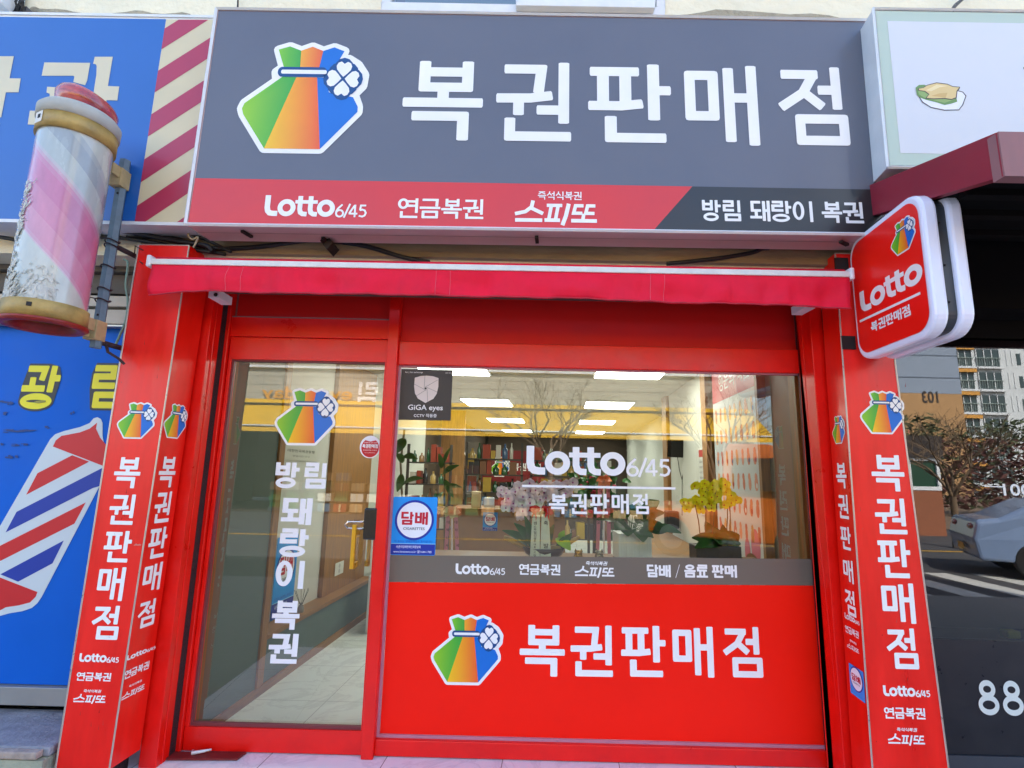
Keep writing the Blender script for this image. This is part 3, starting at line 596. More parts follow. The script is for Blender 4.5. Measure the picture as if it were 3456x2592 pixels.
for k in range(16):
    px, py = rs.uniform(230, 470), rs.uniform(900, 2560); px = 470-(py-824)*.16+rs.uniform(12, 150); A.px([(px, py), (px+rs.uniform(1, 4), py-rs.uniform(4, 22)), (px+2.2, py+1)], rs.choice([(206, 80, 70), (150, 14, 8), (190, 60, 50)]), 1)
A.build('scratches', PRINT, pl)
A = Art(FR)
for k in range(16):
    py = rs.uniform(1300, 2560); px = 2850+(py-1296)*.07+rs.uniform(15, 215); A.px([(px, py), (px+rs.uniform(1, 4), py-rs.uniform(4, 20)), (px+2.2, py+1)], rs.choice([(206, 80, 70), (150, 14, 8), (190, 60, 50)]), 1)
A.build('scratches', PRINT, pr_)
# inner faces (lettering printed the same size, seen at a slant)
def side_art(fr, u0, items_z, root, wd, sticker=None):
    A = Art(fr)
    for kind, z0, z1, ww in items_z:
        x0 = u0-ww/2
        if kind == 'bag': bag(A, (x0, z0, ww, z1-z0))
        elif kind == 'lotto': A.put(lotto(.02), WHITE, 1, (x0, z0, ww/4.7, z1-z0))
        elif kind == 'spi': A.put(spitto(), WHITE, 1, (x0, z0, ww/2.35, z1-z0))
        elif len(kind) == 1: A.put(glyph(kind), WHITE, 1, (x0, z0, ww, z1-z0))
        else: A.line(kind, (x0, z0, ww, z1-z0), WHITE, 1, .06, .14)
    A.build('side_lettering', PRINT, root)
FLS = Frame(ql[1], (SK, 1, 0), ql[2]-ql[1], (1, -SK, 0)); FRS = Frame(qr[0], (-SK, -1, 0), qr[3]-qr[0], (-1, SK, 0))
A = Art(FLS)
def pb(fr, b): return fr.box(*b)
bag(A, pb(FLS, (545, 1357, 639, 1487)))
for ch, b in (('복', (528, 1541, 599, 1645)), ('권', (513, 1657, 582, 1766)), ('판', (493, 1774, 569, 1888)), ('매', (475, 1893, 551, 2004)), ('점', (458, 2015, 531, 2126))): A.put(glyph(ch), WHITE, 1, pb(FLS, b))
u0, v0, w_, h_ = pb(FLS, (427, 2172, 526, 2230)); A.put(lotto(.02), WHITE, 1, (u0, v0, w_/4.7, h_)); A.line('연금복권', pb(FLS, (419, 2228, 505, 2293)), WHITE, 1, .05, .14)
A.line('즉석식복권', pb(FLS, (434, 2292, 478, 2321)), WHITE, 1, .08, .14); u0, v0, w_, h_ = pb(FLS, (408, 2303, 490, 2366)); A.put(spitto(), WHITE, 1, (u0, v0, w_/3.42, h_))
A.build('side_lettering', PRINT, pl)
A = Art(FRS); bag(A, pb(FRS, (2806, 1398, 2857, 1503)))
for ch, b in (('복', (2820, 1562, 2861, 1648)), ('권', (2828, 1667, 2867, 1752)), ('판', (2836, 1773, 2876, 1859)), ('매', (2845, 1883, 2884, 1972)), ('점', (2851, 1983, 2892, 2085))): A.put(glyph(ch), WHITE, 1, pb(FRS, b))
u0, v0, w_, h_ = pb(FRS, (2851, 2066, 2902, 2111)); A.put(lotto(.02), WHITE, 1, (u0, v0, w_/4.7, h_)); A.line('연금복권', pb(FRS, (2853, 2108, 2900, 2156)), WHITE, 1, .05, .14)
A.line('즉석식복권', pb(FRS, (2869, 2157, 2892, 2178)), WHITE, 1, .08, .14); u0, v0, w_, h_ = pb(FRS, (2859, 2166, 2901, 2208)); A.put(spitto(), WHITE, 1, (u0, v0, w_/3.42, h_))
A.build('side_lettering', PRINT, pr_)
A = Art(FRS); tobacco(A, pb(FRS, (2865, 2234, 2922, 2373)), 1, False)
A.build('tobacco_sticker', PRINT, None, label='small blue tobacco sticker low on the inner side of the right red pillar', category='sticker')
# ------------------------------------------------------------------ main sign
SY, SD = -.55, .185
sg = emp('lottery_sign', label='large grey and red lottery fascia sign with a lucky bag emblem above the awning', category='sign')
c0, c1, c2, c3 = PY(627, 758, SY), PY(2995, 793, SY), PY(2935, 70, SY), PY(732, 31, SY)
e = Vector((SK*SD, SD, 0))
obj('cabinet', MB().hexa([c0, c1, c1+e, c0+e], [c3, c2, c2+e, c3+e]), mat('cabinet metal tinted by awning bounce', (206, 176, 174), .45, var=.08, vs=5), sg)  # pink tint puts the awning's bounced red light into the cabinet colour
FM = Frame(c0, c1-c0, (0, 0, 1), (0, -1, 0), .002)
A = Art(FM)
Lc = lambda px, py: FM.loc(px, py)
k0, k1, k2, k3 = Lc(627, 758), Lc(2995, 793), Lc(2935, 70), Lc(732, 31); m0, m1_ = Lc(652, 602), Lc(2982, 641)
i_ = .012
A.put([[(m0[0]+i_, m0[1]), (m1_[0]-i_, m1_[1]), (k2[0]-i_, k2[1]-i_), (k3[0]+i_, k3[1]-i_)]], (98, 101, 114), 0)
b1, b2 = Lc(2206, 779), Lc(2336, 631)
A.put([[(k0[0]+i_, k0[1]+i_), (b1[0], b1[1]+.003), (b2[0], m0[1]+(m1_[1]-m0[1])*.72), (m0[0]+i_, m0[1])]], (218, 48, 50), 1)
A.put([[(b1[0], b1[1]+.003), (k1[0]-i_, k1[1]+i_), (m1_[0]-i_, m1_[1]), (b2[0], m0[1]+(m1_[1]-m0[1])*.72)]], (44, 43, 44), 1)
A.build('face', BACKLIT, sg)
A = Art(FM); bag(A, A.pxb(787, 137, 1262, 525), 3); A.build('emblem', BACKLIT, sg)
A = Art(FM)
for ch, b in (('복', (1353, 205, 1637, 475)), ('권', (1672, 209, 1930, 478)), ('판', (1982, 215, 2267, 483)), ('매', (2303, 220, 2568, 492)), ('점', (2617, 225, 2870, 492))): A.put(glyph(ch, .118), WHITE, 3, A.pxb(*b))
u0, v0, w_, h_ = A.pxb(891, 660, 1242, 735); A.put(lotto(), WHITE, 3, (u0, v0, w_/4.7, h_))
A.line('연금복권', A.pxb(1342, 670, 1634, 741), WHITE, 3, .05, .115); A.line('즉석식복권', A.pxb(1815, 647, 1963, 677), WHITE, 3, .08, .11)
u0, v0, w_, h_ = A.pxb(1736, 677, 2016, 760); A.put(spitto(), WHITE, 3, (u0, v0, w_/3.42, h_))
A.line('방림', A.pxb(2367, 676, 2502, 748), WHITE, 3, .08, .13); A.line('돼랑이', A.pxb(2527, 678, 2745, 751), WHITE, 3, .08, .13); A.line('복권', A.pxb(2768, 682, 2915, 755), WHITE, 3, .04, .13)
A.build('lettering', BACKLIT, sg)
ed = MB(); fo = Vector((0, -.006, 0))
for a, b in ((c0, c1), (c1, c2), (c2, c3), (c3, c0)): ed.tube([a+fo, b+fo], .009, 4)
obj('edge_trim', ed, WMET, sg)
# joints and clips under the cabinet
un = MB(); mid = (c0+c1)/2
un.add([c0+e*.45+Vector((0, 0, -.0012)), c1+e*.45+Vector((0, 0, -.0012)), c1+e*.465+Vector((0, 0, -.0012)), c0+e*.465+Vector((0, 0, -.0012))], [(0, 1, 2, 3)]); obj('seam', un, mat('brown seam', (110, 80, 76), .7), sg)
def bracket(px, py, L=.06, ang=.5, z=-.008):
    t = PL(px, py, c0, Vector((0, 0, 1)).lerp(Vector((0, 0, 1)), 1)); d = Vector((math.sin(ang)*L/2, math.cos(ang)*L/2, 0))
    obj('clip', MB().ob(t+Vector((0, 0, z)), d, Vector((d.y, -d.x, 0)).normalized()*.009, (0, 0, .006)), DMET, sg)
for px, py, a in ((834, 785, .25), (1102, 808, .2), (1812, 804, .1), (2848, 816, 1.0)): bracket(px, py, .07, a)
p = PY(1118, 835, -.37); obj('bracket', MB().ob(p, (.012, 0, -.012), (0, .05, 0), (.015, 0, .02)).ob(p+Vector((-.02, -.03, .02)), (.02, 0, 0), (0, .02, 0), (.004, 0, .006)), DMET, sg)
# ------------------------------------------------------------------ awning
aw = emp('red_awning', label='rolled up red fabric awning with a white front bar under the lottery sign', category='awning')
AY = -.50
a0, a1 = PY(510, 884, AY), PY(2868, 927, AY)
dr = (a1-a0)
bar = MB(); nx = Vector((0, 0, 1))
bar.hexa([a0+Vector((0, -.012, -.016)), a1+Vector((0, -.012, -.016)), a1+Vector((0, .02, -.016)), a0+Vector((0, .02, -.016))], [a0+Vector((0, -.012, .014)), a1+Vector((0, -.012, .014)), a1+Vector((0, .02, .014)), a0+Vector((0, .02, .014))])
obj('front_bar', bar, mat('white powder coated bar', (222, 222, 216), .4, var=.12, vs=14), aw, bevel=.003)
cl = mat('red awning fabric', (232, 26, 58), .72, var=.10, vs=5, bump=.12, bs=30, spec=.25)
rl = MB().tube([a0+Vector((.01, .045, .008)), a1+Vector((-.01, .045, .008))], .036, 16); obj('fabric_roll', rl, cl, aw)
cap = MB()
for p, s_ in ((a0, -1), (a1, 1)): cap.box(p.x-.006 if s_ > 0 else p.x-.016, p.x+.016 if s_ > 0 else p.x+.006, AY-.018, AY+.07, p.z-.03, p.z+.034)
obj('end_cap', cap, WMET, aw, bevel=.008)
# valance cloth
bot = [(515, 1005), (560, 998), (640, 990), (760, 988), (900, 991), (1100, 995), (1340, 1000), (1728, 1008), (2100, 1018), (2400, 1028), (2600, 1034), (2780, 1040), (2866, 1046)]
def boty(px):
    for (xa_, ya), (xb_, yb) in zip(bot, bot[1:]):
        if px <= xb_: return ya+(yb-ya)*max(0, (px-xa_)/(xb_-xa_))
    return bot[-1][1]
vb = MB(); NX, NZ = 150, 9; vs = []
for i in range(NX+1):
    px = 515+(2866-515)*i/NX; top = 896+43*(px-515)/2350
    P0 = PY(px, top-6, AY); P1 = PY(px, boty(px), AY-.01)
    for j in range(NZ+1):
        t = j/NZ; P = P0.lerp(P1, t)
        wv = (math.sin(i*.16)+.7*math.sin(i*.41+1+t)+.5*math.sin(i*.93+t*2)+.25*math.sin(i*1.9))*t*.019 + math.sin(i*.07+t*2.5)*.010*t + .008*math.sin(i*.19-t*5)*t
        wv = wv*(.35+.9*math.sin(math.pi*min(t, 1))) + .004*math.sin(i*2.3+t*4)*t*(1-t)*3; P.y += -.004-wv-.012*t; vs.append(P)
vb.add(vs, [(i*(NZ+1)+j, (i+1)*(NZ+1)+j, (i+1)*(NZ+1)+j+1, i*(NZ+1)+j+1) for i in range(NX) for j in range(NZ)], 0, True)
va = obj('valance', vb, cl, aw); md = va.modifiers.new('thick', 'SOLIDIFY'); md.thickness = .003
hm = MB(); hm.tube([Vector(vs[i*(NZ+1)+NZ])+Vector((0, -.001, .004)) for i in range(NX+1)], .0035, 6)
obj('hem', hm, mat('pale red hem', (190, 40, 60), .7), aw)
st = MB()
for k in (16, 19, 61, 64, 107, 110): # stitched seams
    st.tube([Vector(vs[k*(NZ+1)+j])+Vector((.002*(NZ-j)*(1 if k < 30 else .2), -.002, 0)) for j in range(NZ+1)], .0009, 4)
obj('seam', st, mat('pink thread', (225, 110, 125), .7), aw)
for px, py in ((732, 1001), (2722, 1036)):
    p = PY(px, py, -.30)
    obj('wall_bracket', MB().box(p.x-.03, p.x+.03, -.33, -.2, p.z-.016, p.z+.03), WMET, aw, bevel=.003)
    obj('bolt', MB().ell((p.x+.012, -.333, p.z), .011, .006, .011), DMET, aw)
# black cable bundle under the sign
def cable(name, pts, y, r, label, yj=0):
    P = []
    for k, t in enumerate(pts): P.append(PY(t[0], t[1], t[2] if len(t) > 2 else y))
    Q = []
    for i in range(len(P)-1):
        p0, p1, p2, p3 = P[max(i-1, 0)], P[i], P[i+1], P[min(i+2, len(P)-1)]
        for s_ in range(6):
            t = s_/6; Q.append(.5*((2*p1)+(p2-p0)*t+(2*p0-5*p1+4*p2-p3)*t*t+(3*p1-p0-3*p2+p3)*t**3))
    Q.append(P[-1]); return obj(name, MB().tube(Q, r, 8), CABLE, None, label=label, category='cable', group='cables hanging along the front wall')
cable('cable', [(430, 800), (560, 800), (650, 822), (720, 838), (800, 838), (900, 830), (1040, 812), (1130, 815), (1240, 832), (1360, 868), (1450, 885)], -.31, .013, 'thick black cable sagging under the left half of the big sign')
cable('cable', [(0, 770), (150, 765), (300, 772), (450, 785), (600, 815), (690, 828), (720, 850)], -.34, .014, 'thick black cable running below the blue fascia sign')
cable('cable', [(0, 800), (160, 822), (330, 800), (480, 812), (600, 835), (760, 858)], -.32, .011, 'lower black cable crossing behind the barber pole bar')
cable('cable', [(0, 758), (280, 790), (450, 770), (640, 790), (780, 850)], -.33, .009, 'thin black cable wound round the cable bundle at the sign corner')
cable('cable', [(1150, 820), (1240, 842), (1320, 862), (1420, 880)], -.29, .006, 'thin black wire branching from the sagging cable')
cable('cable', [(2250, 890), (2350, 880), (2450, 868), (2540, 852), (2570, 840), (2595, 838)], -.31, .012, 'black cable climbing to a clip right of centre under the sign')
cable('cable', [(418, 875), (432, 890), (425, 960), (432, 1020), (425, 1080), (405, 1130), (390, 1165)], -.36, .006, 'pale green wire looping down beside the left pillar')
cable('cable', [(642, 775), (636, 795), (650, 808), (668, 800), (660, 822), (652, 835)], -.36, .005, 'cream wire ends curled at the lower left corner of the big sign')
bpy.data.objects['cable.006'].data.materials[0] = mat('pale green wire', (120, 150, 130), .5); bpy.data.objects['cable.007'].data.materials[0] = mat('cream wire', (190, 180, 150), .5)
# ------------------------------------------------------------------ square blade sign
bl = emp('blade_sign', label='square red and white lottery blade sign sticking out beside the right pillar', category='sign')
BP = Vector((1.751, -.42, 0)); OU = Vector((-SK, -1, 0)).normalized(); NX_ = Vector((-1, SK, 0)).normalized()
def lens(x0, x1_, inset, mtl, nm, bev):
    pts = rrect(-.02+inset, 2.062+inset, .545-inset, 2.705-inset, .10-inset, 8)
    a = [BP+OU*u+Vector((0, 0, z))-NX_*x0 for u, z in pts]; mb = MB(); mb.prism(a, -NX_*(x1_-x0)); return obj(nm, mb, mtl, bl, bevel=bev)
ACRYL = mat('milky acrylic lens', (222, 226, 246), .22, coat=.4, emit=.02)  # faint emission put into the lens to brighten it
lens(.0, .060, 0, ACRYL, 'lens', .013); lens(.104, .158, 0, ACRYL, 'lens', .013); lens(.060, .104, .022, mat('charcoal sign body', (52, 58, 64), .4, var=.1), 'body', 0)
BF = Frame(BP, OU, (0, 0, 1), NX_, .002)
A = Art(BF); A.put([rrect(.006, 2.092, .522, 2.674, .08, 8)], (255, 20, 6), 1)
bag(A, A.pxb(3001, 711, 3100, 881), 3)
u0, v0, w_, h_ = A.pxb(2895, 884, 3108, 1060); A.put(lotto(.02, False), WHITE, 3, (u0, v0-h_*.10, w_/3.24, h_*1.3))
a, b = BF.loc(2905, 1085), BF.loc(3110, 989); A.put([[(a[0], a[1]-.006), (b[0], b[1]-.006), (b[0], b[1]+.006), (a[0], a[1]+.006)]], WHITE, 3)
A.line('복권판매점', A.pxb(2937, 1028, 3074, 1126), WHITE, 3, .08, .15)
A.build('face', BACKLIT, bl)
br = MB()
for z in (2.60, 2.17): br.ob(BP-NX_*.09+Vector((.0, .03, z)), (.035, 0, 0), (0, .035, 0), (0, 0, .03)).ob(BP+Vector((-.03, .036, z+.0)), (.035, 0, 0), (0, .004, 0), (0, 0, .035))
obj('wall_bracket', br, mat('black steel bracket', (22, 20, 22), .5), bl)
sc = MB()
for z in (2.2, 2.36, 2.55): sc.ell(BP+OU*.526+Vector((0, 0, z))-NX_*.075, .005, .005, .005, 6).ell(BP+OU*.526+Vector((0, 0, z))-NX_*.11, .005, .005, .005, 6)
obj('screw', sc, BLACK, bl)
# ------------------------------------------------------------------ barber pole
bp_ = emp('barber_pole', label='weathered cylindrical barber pole with faded pink stripes and dented yellow bands', category='barber pole')
PC = Vector((-2.145, -.735, 0)); PR = .150
zb = lambda px, py: PY(px, py, -.845).z
z_b0, z_b1, z_t0, z_t1, z_c1 = zb(10, 1066), zb(12, 1010), zb(131, 440), zb(139, 389), zb(147, 348)
def cyl(nm, prof, mtl, **k): return obj(nm, MB().lathe(prof, PC, 64), mtl, bp_, fix=True, **k)
YEL = mat('dirty yellow plastic', (178, 150, 84), .5, var=.4, vs=9, bump=.15, bs=40)
cyl('yellow_band', [(PR-.012, z_b0), (PR+.004, z_b0), (PR+.004, z_b1), (PR-.012, z_b1)], YEL)
cyl('yellow_band', [(PR-.012, z_t0), (PR+.004, z_t0), (PR+.004, z_t1), (PR-.012, z_t1)], YEL)
cyl('cap', [(PR-.01, z_t1-.004), (PR+.010, z_t1+.002), (PR+.012, z_c1-.01), (PR-.002, z_c1+.008), (PR-.05, z_c1+.014), (.02, z_c1+.016)], mat('chalky grey cap', (176, 178, 172), .75, var=.15, vs=8))
cyl('rim', [(PR-.014, z_b0-.002), (PR+.010, z_b0-.002), (PR+.012, z_b0-.012), (PR-.004, z_b0-.024), (PR-.03, z_b0-.018), (PR-.035, z_b0+.02)], mat('red lower rim', (150, 40, 30), .45, var=.25, vs=20))
cyl('bottom_cup', [(PR-.03, z_b0+.012), (PR-.05, z_b0+.055), (.02, z_b0+.06), (.001, z_b0+.06)], mat('rusty orange cup', (150, 80, 30), .7, var=.5, vs=12))
# helical stripes inside the tube, laid along the mesh
tb = MB(); n = 96; pitch = .92; z0, z1 = z_b1-.002, z_t0+.002; cols = []; Rr = PR-.006
PH = .35
sch = [(.0, .01, (206, 176, 184)), (.01, .03, (206, 150, 168)), (.03, .14, (206, 138, 160)), (.14, .26, (202, 126, 154)), (.26, .38, (198, 116, 150)), (.38, .41, (196, 128, 156)), (.41, .43, (192, 156, 168)), (.43, .45, (184, 176, 178)), (.45, .56, (170, 178, 174)), (.56, .66, (150, 158, 160)), (.66, .70, (164, 170, 168)), (.70, .84, (186, 190, 180)), (.84, 1.0, (196, 198, 186))]
for rev in range(-2, 3):
    for a_, b_, c in sch:
        lo, hi = (rev+a_)*pitch, (rev+b_)*pitch; vs = []; nn = 4
        for k in range(n+1):
            th = 2*math.pi*k/n+1.0; hz = th/(2*math.pi)*pitch*-1+z0+.92
            for j in range(nn+1):
                z = min(max(lo+hz+(hi-lo)*j/nn, z0), z1); vs.append((PC.x+Rr*math.cos(th+PH), PC.y+Rr*math.sin(th+PH), z))
        if max(v[2] for v in vs) <= z0+1e-6 or min(v[2] for v in vs) >= z1-1e-6: continue
        fs = [(k*(nn+1)+j, (k+1)*(nn+1)+j, (k+1)*(nn+1)+j+1, k*(nn+1)+j+1) for k in range(n) for j in range(nn) if abs(vs[k*(nn+1)+j][2]-vs[k*(nn+1)+j+1][2])+abs(vs[(k+1)*(nn+1)+j][2]-vs[(k+1)*(nn+1)+j+1][2]) > 1e-6]
        tb.add(vs, fs, 0, True); cols += [(*lin(c), 1)]*len(vs)
STR = mat('striped tube', (255, 255, 255), .22, var=.3, vs=5, attr=True, coat=1.0, bump=.06, bs=8, stretch=(1, 1, .35))
tu = obj('striped_tube', tb, STR, bp_, fix=False); at = tu.data.color_attributes.new('Col', 'FLOAT_COLOR', 'POINT')
for i, c in enumerate(cols): at.data[i].color = c
for p_ in tu.data.polygons: p_.use_smooth = True
pf = MB(); rnd = random.Random(3)
for i in range(520):
    q_ = rnd.random(); 
    if q_ < .70: th = rnd.uniform(-2.9, -.7); z = z0+abs(rnd.gauss(0, .06))
    else: th = -1.95+rnd.gauss(0, .10); z = z0+rnd.uniform(.05, .55)
    if z > z1-.05: continue
    r0 = rnd.uniform(.003, .012)*(1.5 if z < z0+.1 else 1); m_ = 9; vs = []
    for k in range(m_):
        a_ = 2*math.pi*k/m_; rr = r0*rnd.uniform(.6, 1.15); dz = rr*math.sin(a_+th*3)*(.5+1.2*((i*7) % 3 == 0)); dt = rr*math.cos(a_)/PR; R_ = PR+rnd.uniform(-.003, .001)
        vs.append((PC.x+R_*math.cos(th+dt), PC.y+R_*math.sin(th+dt), max(z+dz, z0)))
    pf.add(vs, [tuple(range(m_))])
obj('peeling_film', pf, mat('peeling white film', (200, 202, 194), .5, var=.15, vs=30), bp_, fix=False)
# broken dome on the cap
dm = MB(); tilt = Matrix.Rotation(.28, 4, 'Y') @ Matrix.Rotation(-.1, 4, 'X'); dc = PC+Vector((.0, 0, z_c1+.012))
dm.lathe([(.085, 0), (.103, .02), (.112, .045), (.108, .07), (.092, .088)], (0, 0, 0), 36, fn=lambda v: dc+(tilt @ (v*1.15)))
DOME = mat('cracked red dome', (196, 70, 70), .2, coat=.6, var=.4, vs=14, trans=.35)
obj('broken_dome', dm, DOME, bp_)
obj('dome_ring', MB().tube([dc+tilt@Vector((.112*math.cos(a_*.2618), .112*math.sin(a_*.2618), .05)) for a_ in range(25)], .005, 6), mat('cloudy clear plastic', (200, 190, 188), .15, coat=.5), bp_)
pt = MB()
for th, z in ((-1.95, z_t1-.028), (-2.25, z_b1-.026), (-1.2, z_b1-.028)):
    c = PC+Vector((math.cos(th), math.sin(th), 0))*(PR+.005)+Vector((0, 0, z)); tx = Vector((-math.sin(th), math.cos(th), 0)); pt.ob(c, tx*.009, Vector((math.cos(th), math.sin(th), 0))*.002, (0, 0, .009))
obj('latch_hole', pt, BLACK, bp_)
c = PC+Vector((math.cos(-1.98), math.sin(-1.98), 0))*(PR+.004)+Vector((0, 0, z_t1-.03)); tx = Vector((-math.sin(-1.98), math.cos(-1.98), 0))
obj('tape_patch', MB().ob(c, tx*.027, (0, .0008, 0), (0, 0, .027)), mat('white tape', (220, 220, 216), .6), bp_)
HX = Vector((-2.105, -.483, 0)); HB = mat('blue grey painted steel', (104, 124, 136), .45, var=.2, vs=20)
obj('mounting_bar', MB().tube([HX+Vector((0, 0, 2.035)), HX+Vector((0, 0, 3.06))], .026, 6), HB, bp_)
bk = MB()
for z in (2.945, 2.12):
    bk.ob(HX+Vector((-.004, -.012, z)), (.031, 0, 0), (0, .034, 0), (0, 0, .05)).ob(HX+Vector((-.012, -.07, z+(.05 if z > 2.5 else -.03))), (.012, 0, 0), (0, .06, 0), (0, 0, .012))
    bk.ob(HX+Vector((.012, -.052, z+.02)), (.008, 0, 0), (0, .04, 0), (0, 0, .03))
obj('clamp', bk, mat('weathered cream plastic', (190, 168, 118), .6, var=.2, vs=20), bp_, bevel=.004)
RUST = mat('rusty dark steel', (58, 38, 40), .7, var=.4, vs=40, bump=.3, bs=90)
ar = MB()
for z in (2.585, 2.07): ar.tube([HX+Vector((0, .0, z)), HX+Vector((.03, .28, z))], .014, 8)
obj('wall_arm', ar, RUST, bp_)
wi = MB()
for z, rr in ((2.60, .032), (2.575, .031), (2.46, .031), (2.28, .032), (2.34, .03)):
    wi.tube([HX+Vector((rr*math.cos(k*.5236), rr*math.sin(k*.5236), z+.006*math.sin(k*.9))) for k in range(13)], .0035, 5)
wi.tube([HX+Vector((.0, -.03, 2.28)), HX+Vector((-.05, -.07, 2.283))], .003, 5).tube([HX+Vector((.02, .04, 2.06)), HX+Vector((.05, .02, 2.02)), HX+Vector((.10, .03, 1.99)), HX+Vector((.12, .05, 1.965))], .007, 6)
wi.tube([HX+Vector((.03, .12, 2.585)), HX+Vector((.05, .09, 2.62)), HX+Vector((.09, .1, 2.60))], .003, 5).tube([HX+Vector((.03, .12, 2.57)), HX+Vector((.09, .1, 2.53)), HX+Vector((.12, .12, 2.50))], .003, 5)
obj('binding_wire', wi, RUST, bp_)
bo = MB()
for z in (2.86, 2.20): bo.ell(HX+Vector((.006, -.026, z)), .006, .004, .006, 6)
obj('bolt', bo, BLACK, bp_)
# ------------------------------------------------------------------ barber shop on the left
bs_ = emp('barber_sign', label='blue fascia sign with cream letters and red and cream diagonal stripes', category='sign')
BY = -.45; zt, zbm = 3.975, 2.725; xr = -1.752
obj('cabinet', MB().box(-5.2, xr, BY, BY+.17, zbm-.012, zt+.012), WMET, bs_)
FB = Frame((0, BY, 0), (1, 0, .0135), (0, 0, 1), (0, -1, 0), .0015)
A = Art(FB); o_ = .0135
def cz(x, z): return (x, z)
A.put([[(-5.19, zbm+.07), (-2.03, zbm+.035), (-2.03, zt+.015), (-5.19, zt+.05)]], (30, 100, 182), 1)
CR = (214, 202, 164); RS = (176, 44, 78); x0, x1_ = -2.03, xr-.006
A.put([[(x0, zbm+.03), (x1_, zbm+.025), (x1_, zt+.014), (x0, zt+.014)]], CR, 1)
per = FB.loc(530, 240)[1]-FB.loc(512, 387)[1]; zs = FB.loc(512, 387)[1]; sl_ = .80*(x1_-x0)/.275*.275
def clipz(P, z, keep_below):
    out = []
    for i in range(len(P)):
        a, b = P[i], P[(i+1) % len(P)]; ia = (a[1] <= z) == keep_below; ib = (b[1] <= z) == keep_below
        if ia: out.append(a)
        if ia != ib: t = (z-a[1])/(b[1]-a[1]); out.append((a[0]+(b[0]-a[0])*t, z))
    return out
for k in range(-7, 8):
    zt_ = zs+k*per; P = [(x0, zt_-per*.5), (x1_, zt_-per*.5+sl_), (x1_, zt_+sl_), (x0, zt_)]
    P = clipz(clipz(P, zt+.012, True), zbm+.03, False) if P else P
    if len(P) > 2: A.put([P], RS, 2)
for P in ([(395, 712), (420, 588), (848, 592), (818, 760), (800, 800), (690, 770), (700, 720), (690, 712)], [(875, 600), (890, 535), (1058, 535), (1012, 808), (1118, 812), (1100, 942), (1000, 940), (960, 1180), (830, 1180), (905, 700), (908, 620), (900, 605)],
          [(440, 868), (446, 815), (560, 820), (590, 900), (560, 1050), (470, 1050), (470, 880)], [(265, 1166), (285, 1037), (760, 1050), (760, 1180)], [(-200, 530), (136, 530), (96, 736), (200, 737), (180, 866), (62, 866), (18, 1100), (-200, 1100)], [(-200, 1120), (6, 1150), (-10, 1260), (-200, 1260)], [(420, 1260), (450, 1190), (560, 1190), (530, 1310), (900, 1330), (880, 1440), (400, 1420)]):
    A.px(P, (214, 204, 172), 3, .3617)
A.build('face', BACKLIT, bs_)
obj('edge_trim', MB().box(-5.2, xr+.004, BY-.006, BY, zt+.0, zt+.016).box(-5.2, xr, BY-.006, BY, zbm-.014, zbm+.004).box(xr-.003, xr+.006, BY-.006, BY, zbm+.005, zt-.001), WMET, bs_)
lampb = emp('wall_lamp', label='white cased wall lamp with tangled wires above the blue sign corner', category='lamp')
p = PY(20, 25, -.35); obj('housing', MB().box(p.x-.12, p.x+.03, -.42, -.27, p.z-.03, p.z+.2), WMET, lampb, bevel=.02)
q = MB(); rnd = random.Random(5)
for k in range(7): q.tube([(p.x+.03+.012*k, -.35, p.z+.12-.01*k), (p.x+.06+rnd.uniform(0, .05), -.36, p.z+.03), (p.x+.02+.015*k, -.33, p.z-.03), (p.x+.09+rnd.uniform(0, .05), -.30, p.z-.04)], .006, 6)
obj('wire', q, CABLE, lampb); obj('bracket', MB().box(p.x-.05, p.x+.1, -.33, -.26, p.z-.05, p.z+.03), mat('grimy grey bracket', (88, 86, 90), .7, var=.5, vs=30), lampb)
sb = emp('shutter_housing', label='stacked cream shutter slats in the dark gap over the blue barber window', category='shutter')
Zp = lambda py, y=-.10, px=300: PY(px, py, y).z
sm_ = MB(); 
for a_, b_ in ((1000, 1036), (1046, 1094)): sm_.box(-5.2, -1.86, -.12, -.06, Zp(b_), Zp(a_))
obj('slat', sm_, mat('aged cream slat', (196, 188, 170), .6, var=.15, vs=7), sb, bevel=.004)
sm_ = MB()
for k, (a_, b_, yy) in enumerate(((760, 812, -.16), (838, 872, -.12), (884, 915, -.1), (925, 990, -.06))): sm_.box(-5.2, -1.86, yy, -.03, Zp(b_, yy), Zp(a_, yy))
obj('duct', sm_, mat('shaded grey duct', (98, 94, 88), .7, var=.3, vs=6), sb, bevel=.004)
obj('trim', MB().box(-5.2, -1.86, -.11, -.06, Zp(1101), Zp(1096)), SILV, sb)
bw = emp('barber_window', label='blue barber shop window film with a large red white and blue pole picture', category='window')
zt2, zb2 = PY(200, 1102, -.05).z, PY(200, 2312, -.05).z
obj('panel', MB().box(-5.2, -1.96, -.05, -.02, zb2, zt2), mat('blue window film', (0, 98, 205), .5, var=.05, vs=3, spec=.2), bw)
FW_ = Frame((0, -.05, 0), (1, 0, .01), (0, 0, 1), (0, -1, 0), .0015); A = Art(FW_)
K = dict(sc=.5425, oy=1200); SILW = (205, 218, 222)
A.px([(-60, 1660), (0, 1620), (60, 1603), (140, 1590), (200, 1570), (235, 1540), (262, 1500), (680, 700), (640, 500), (640, 420), (630, 395), (608, 384), (585, 390), (560, 420), (500, 445), (400, 470), (345, 490), (315, 520), (0, 1065), (-300, 1600)], SILW, 1, **K)
RD = (205, 28, 34); BL_ = (22, 54, 160)
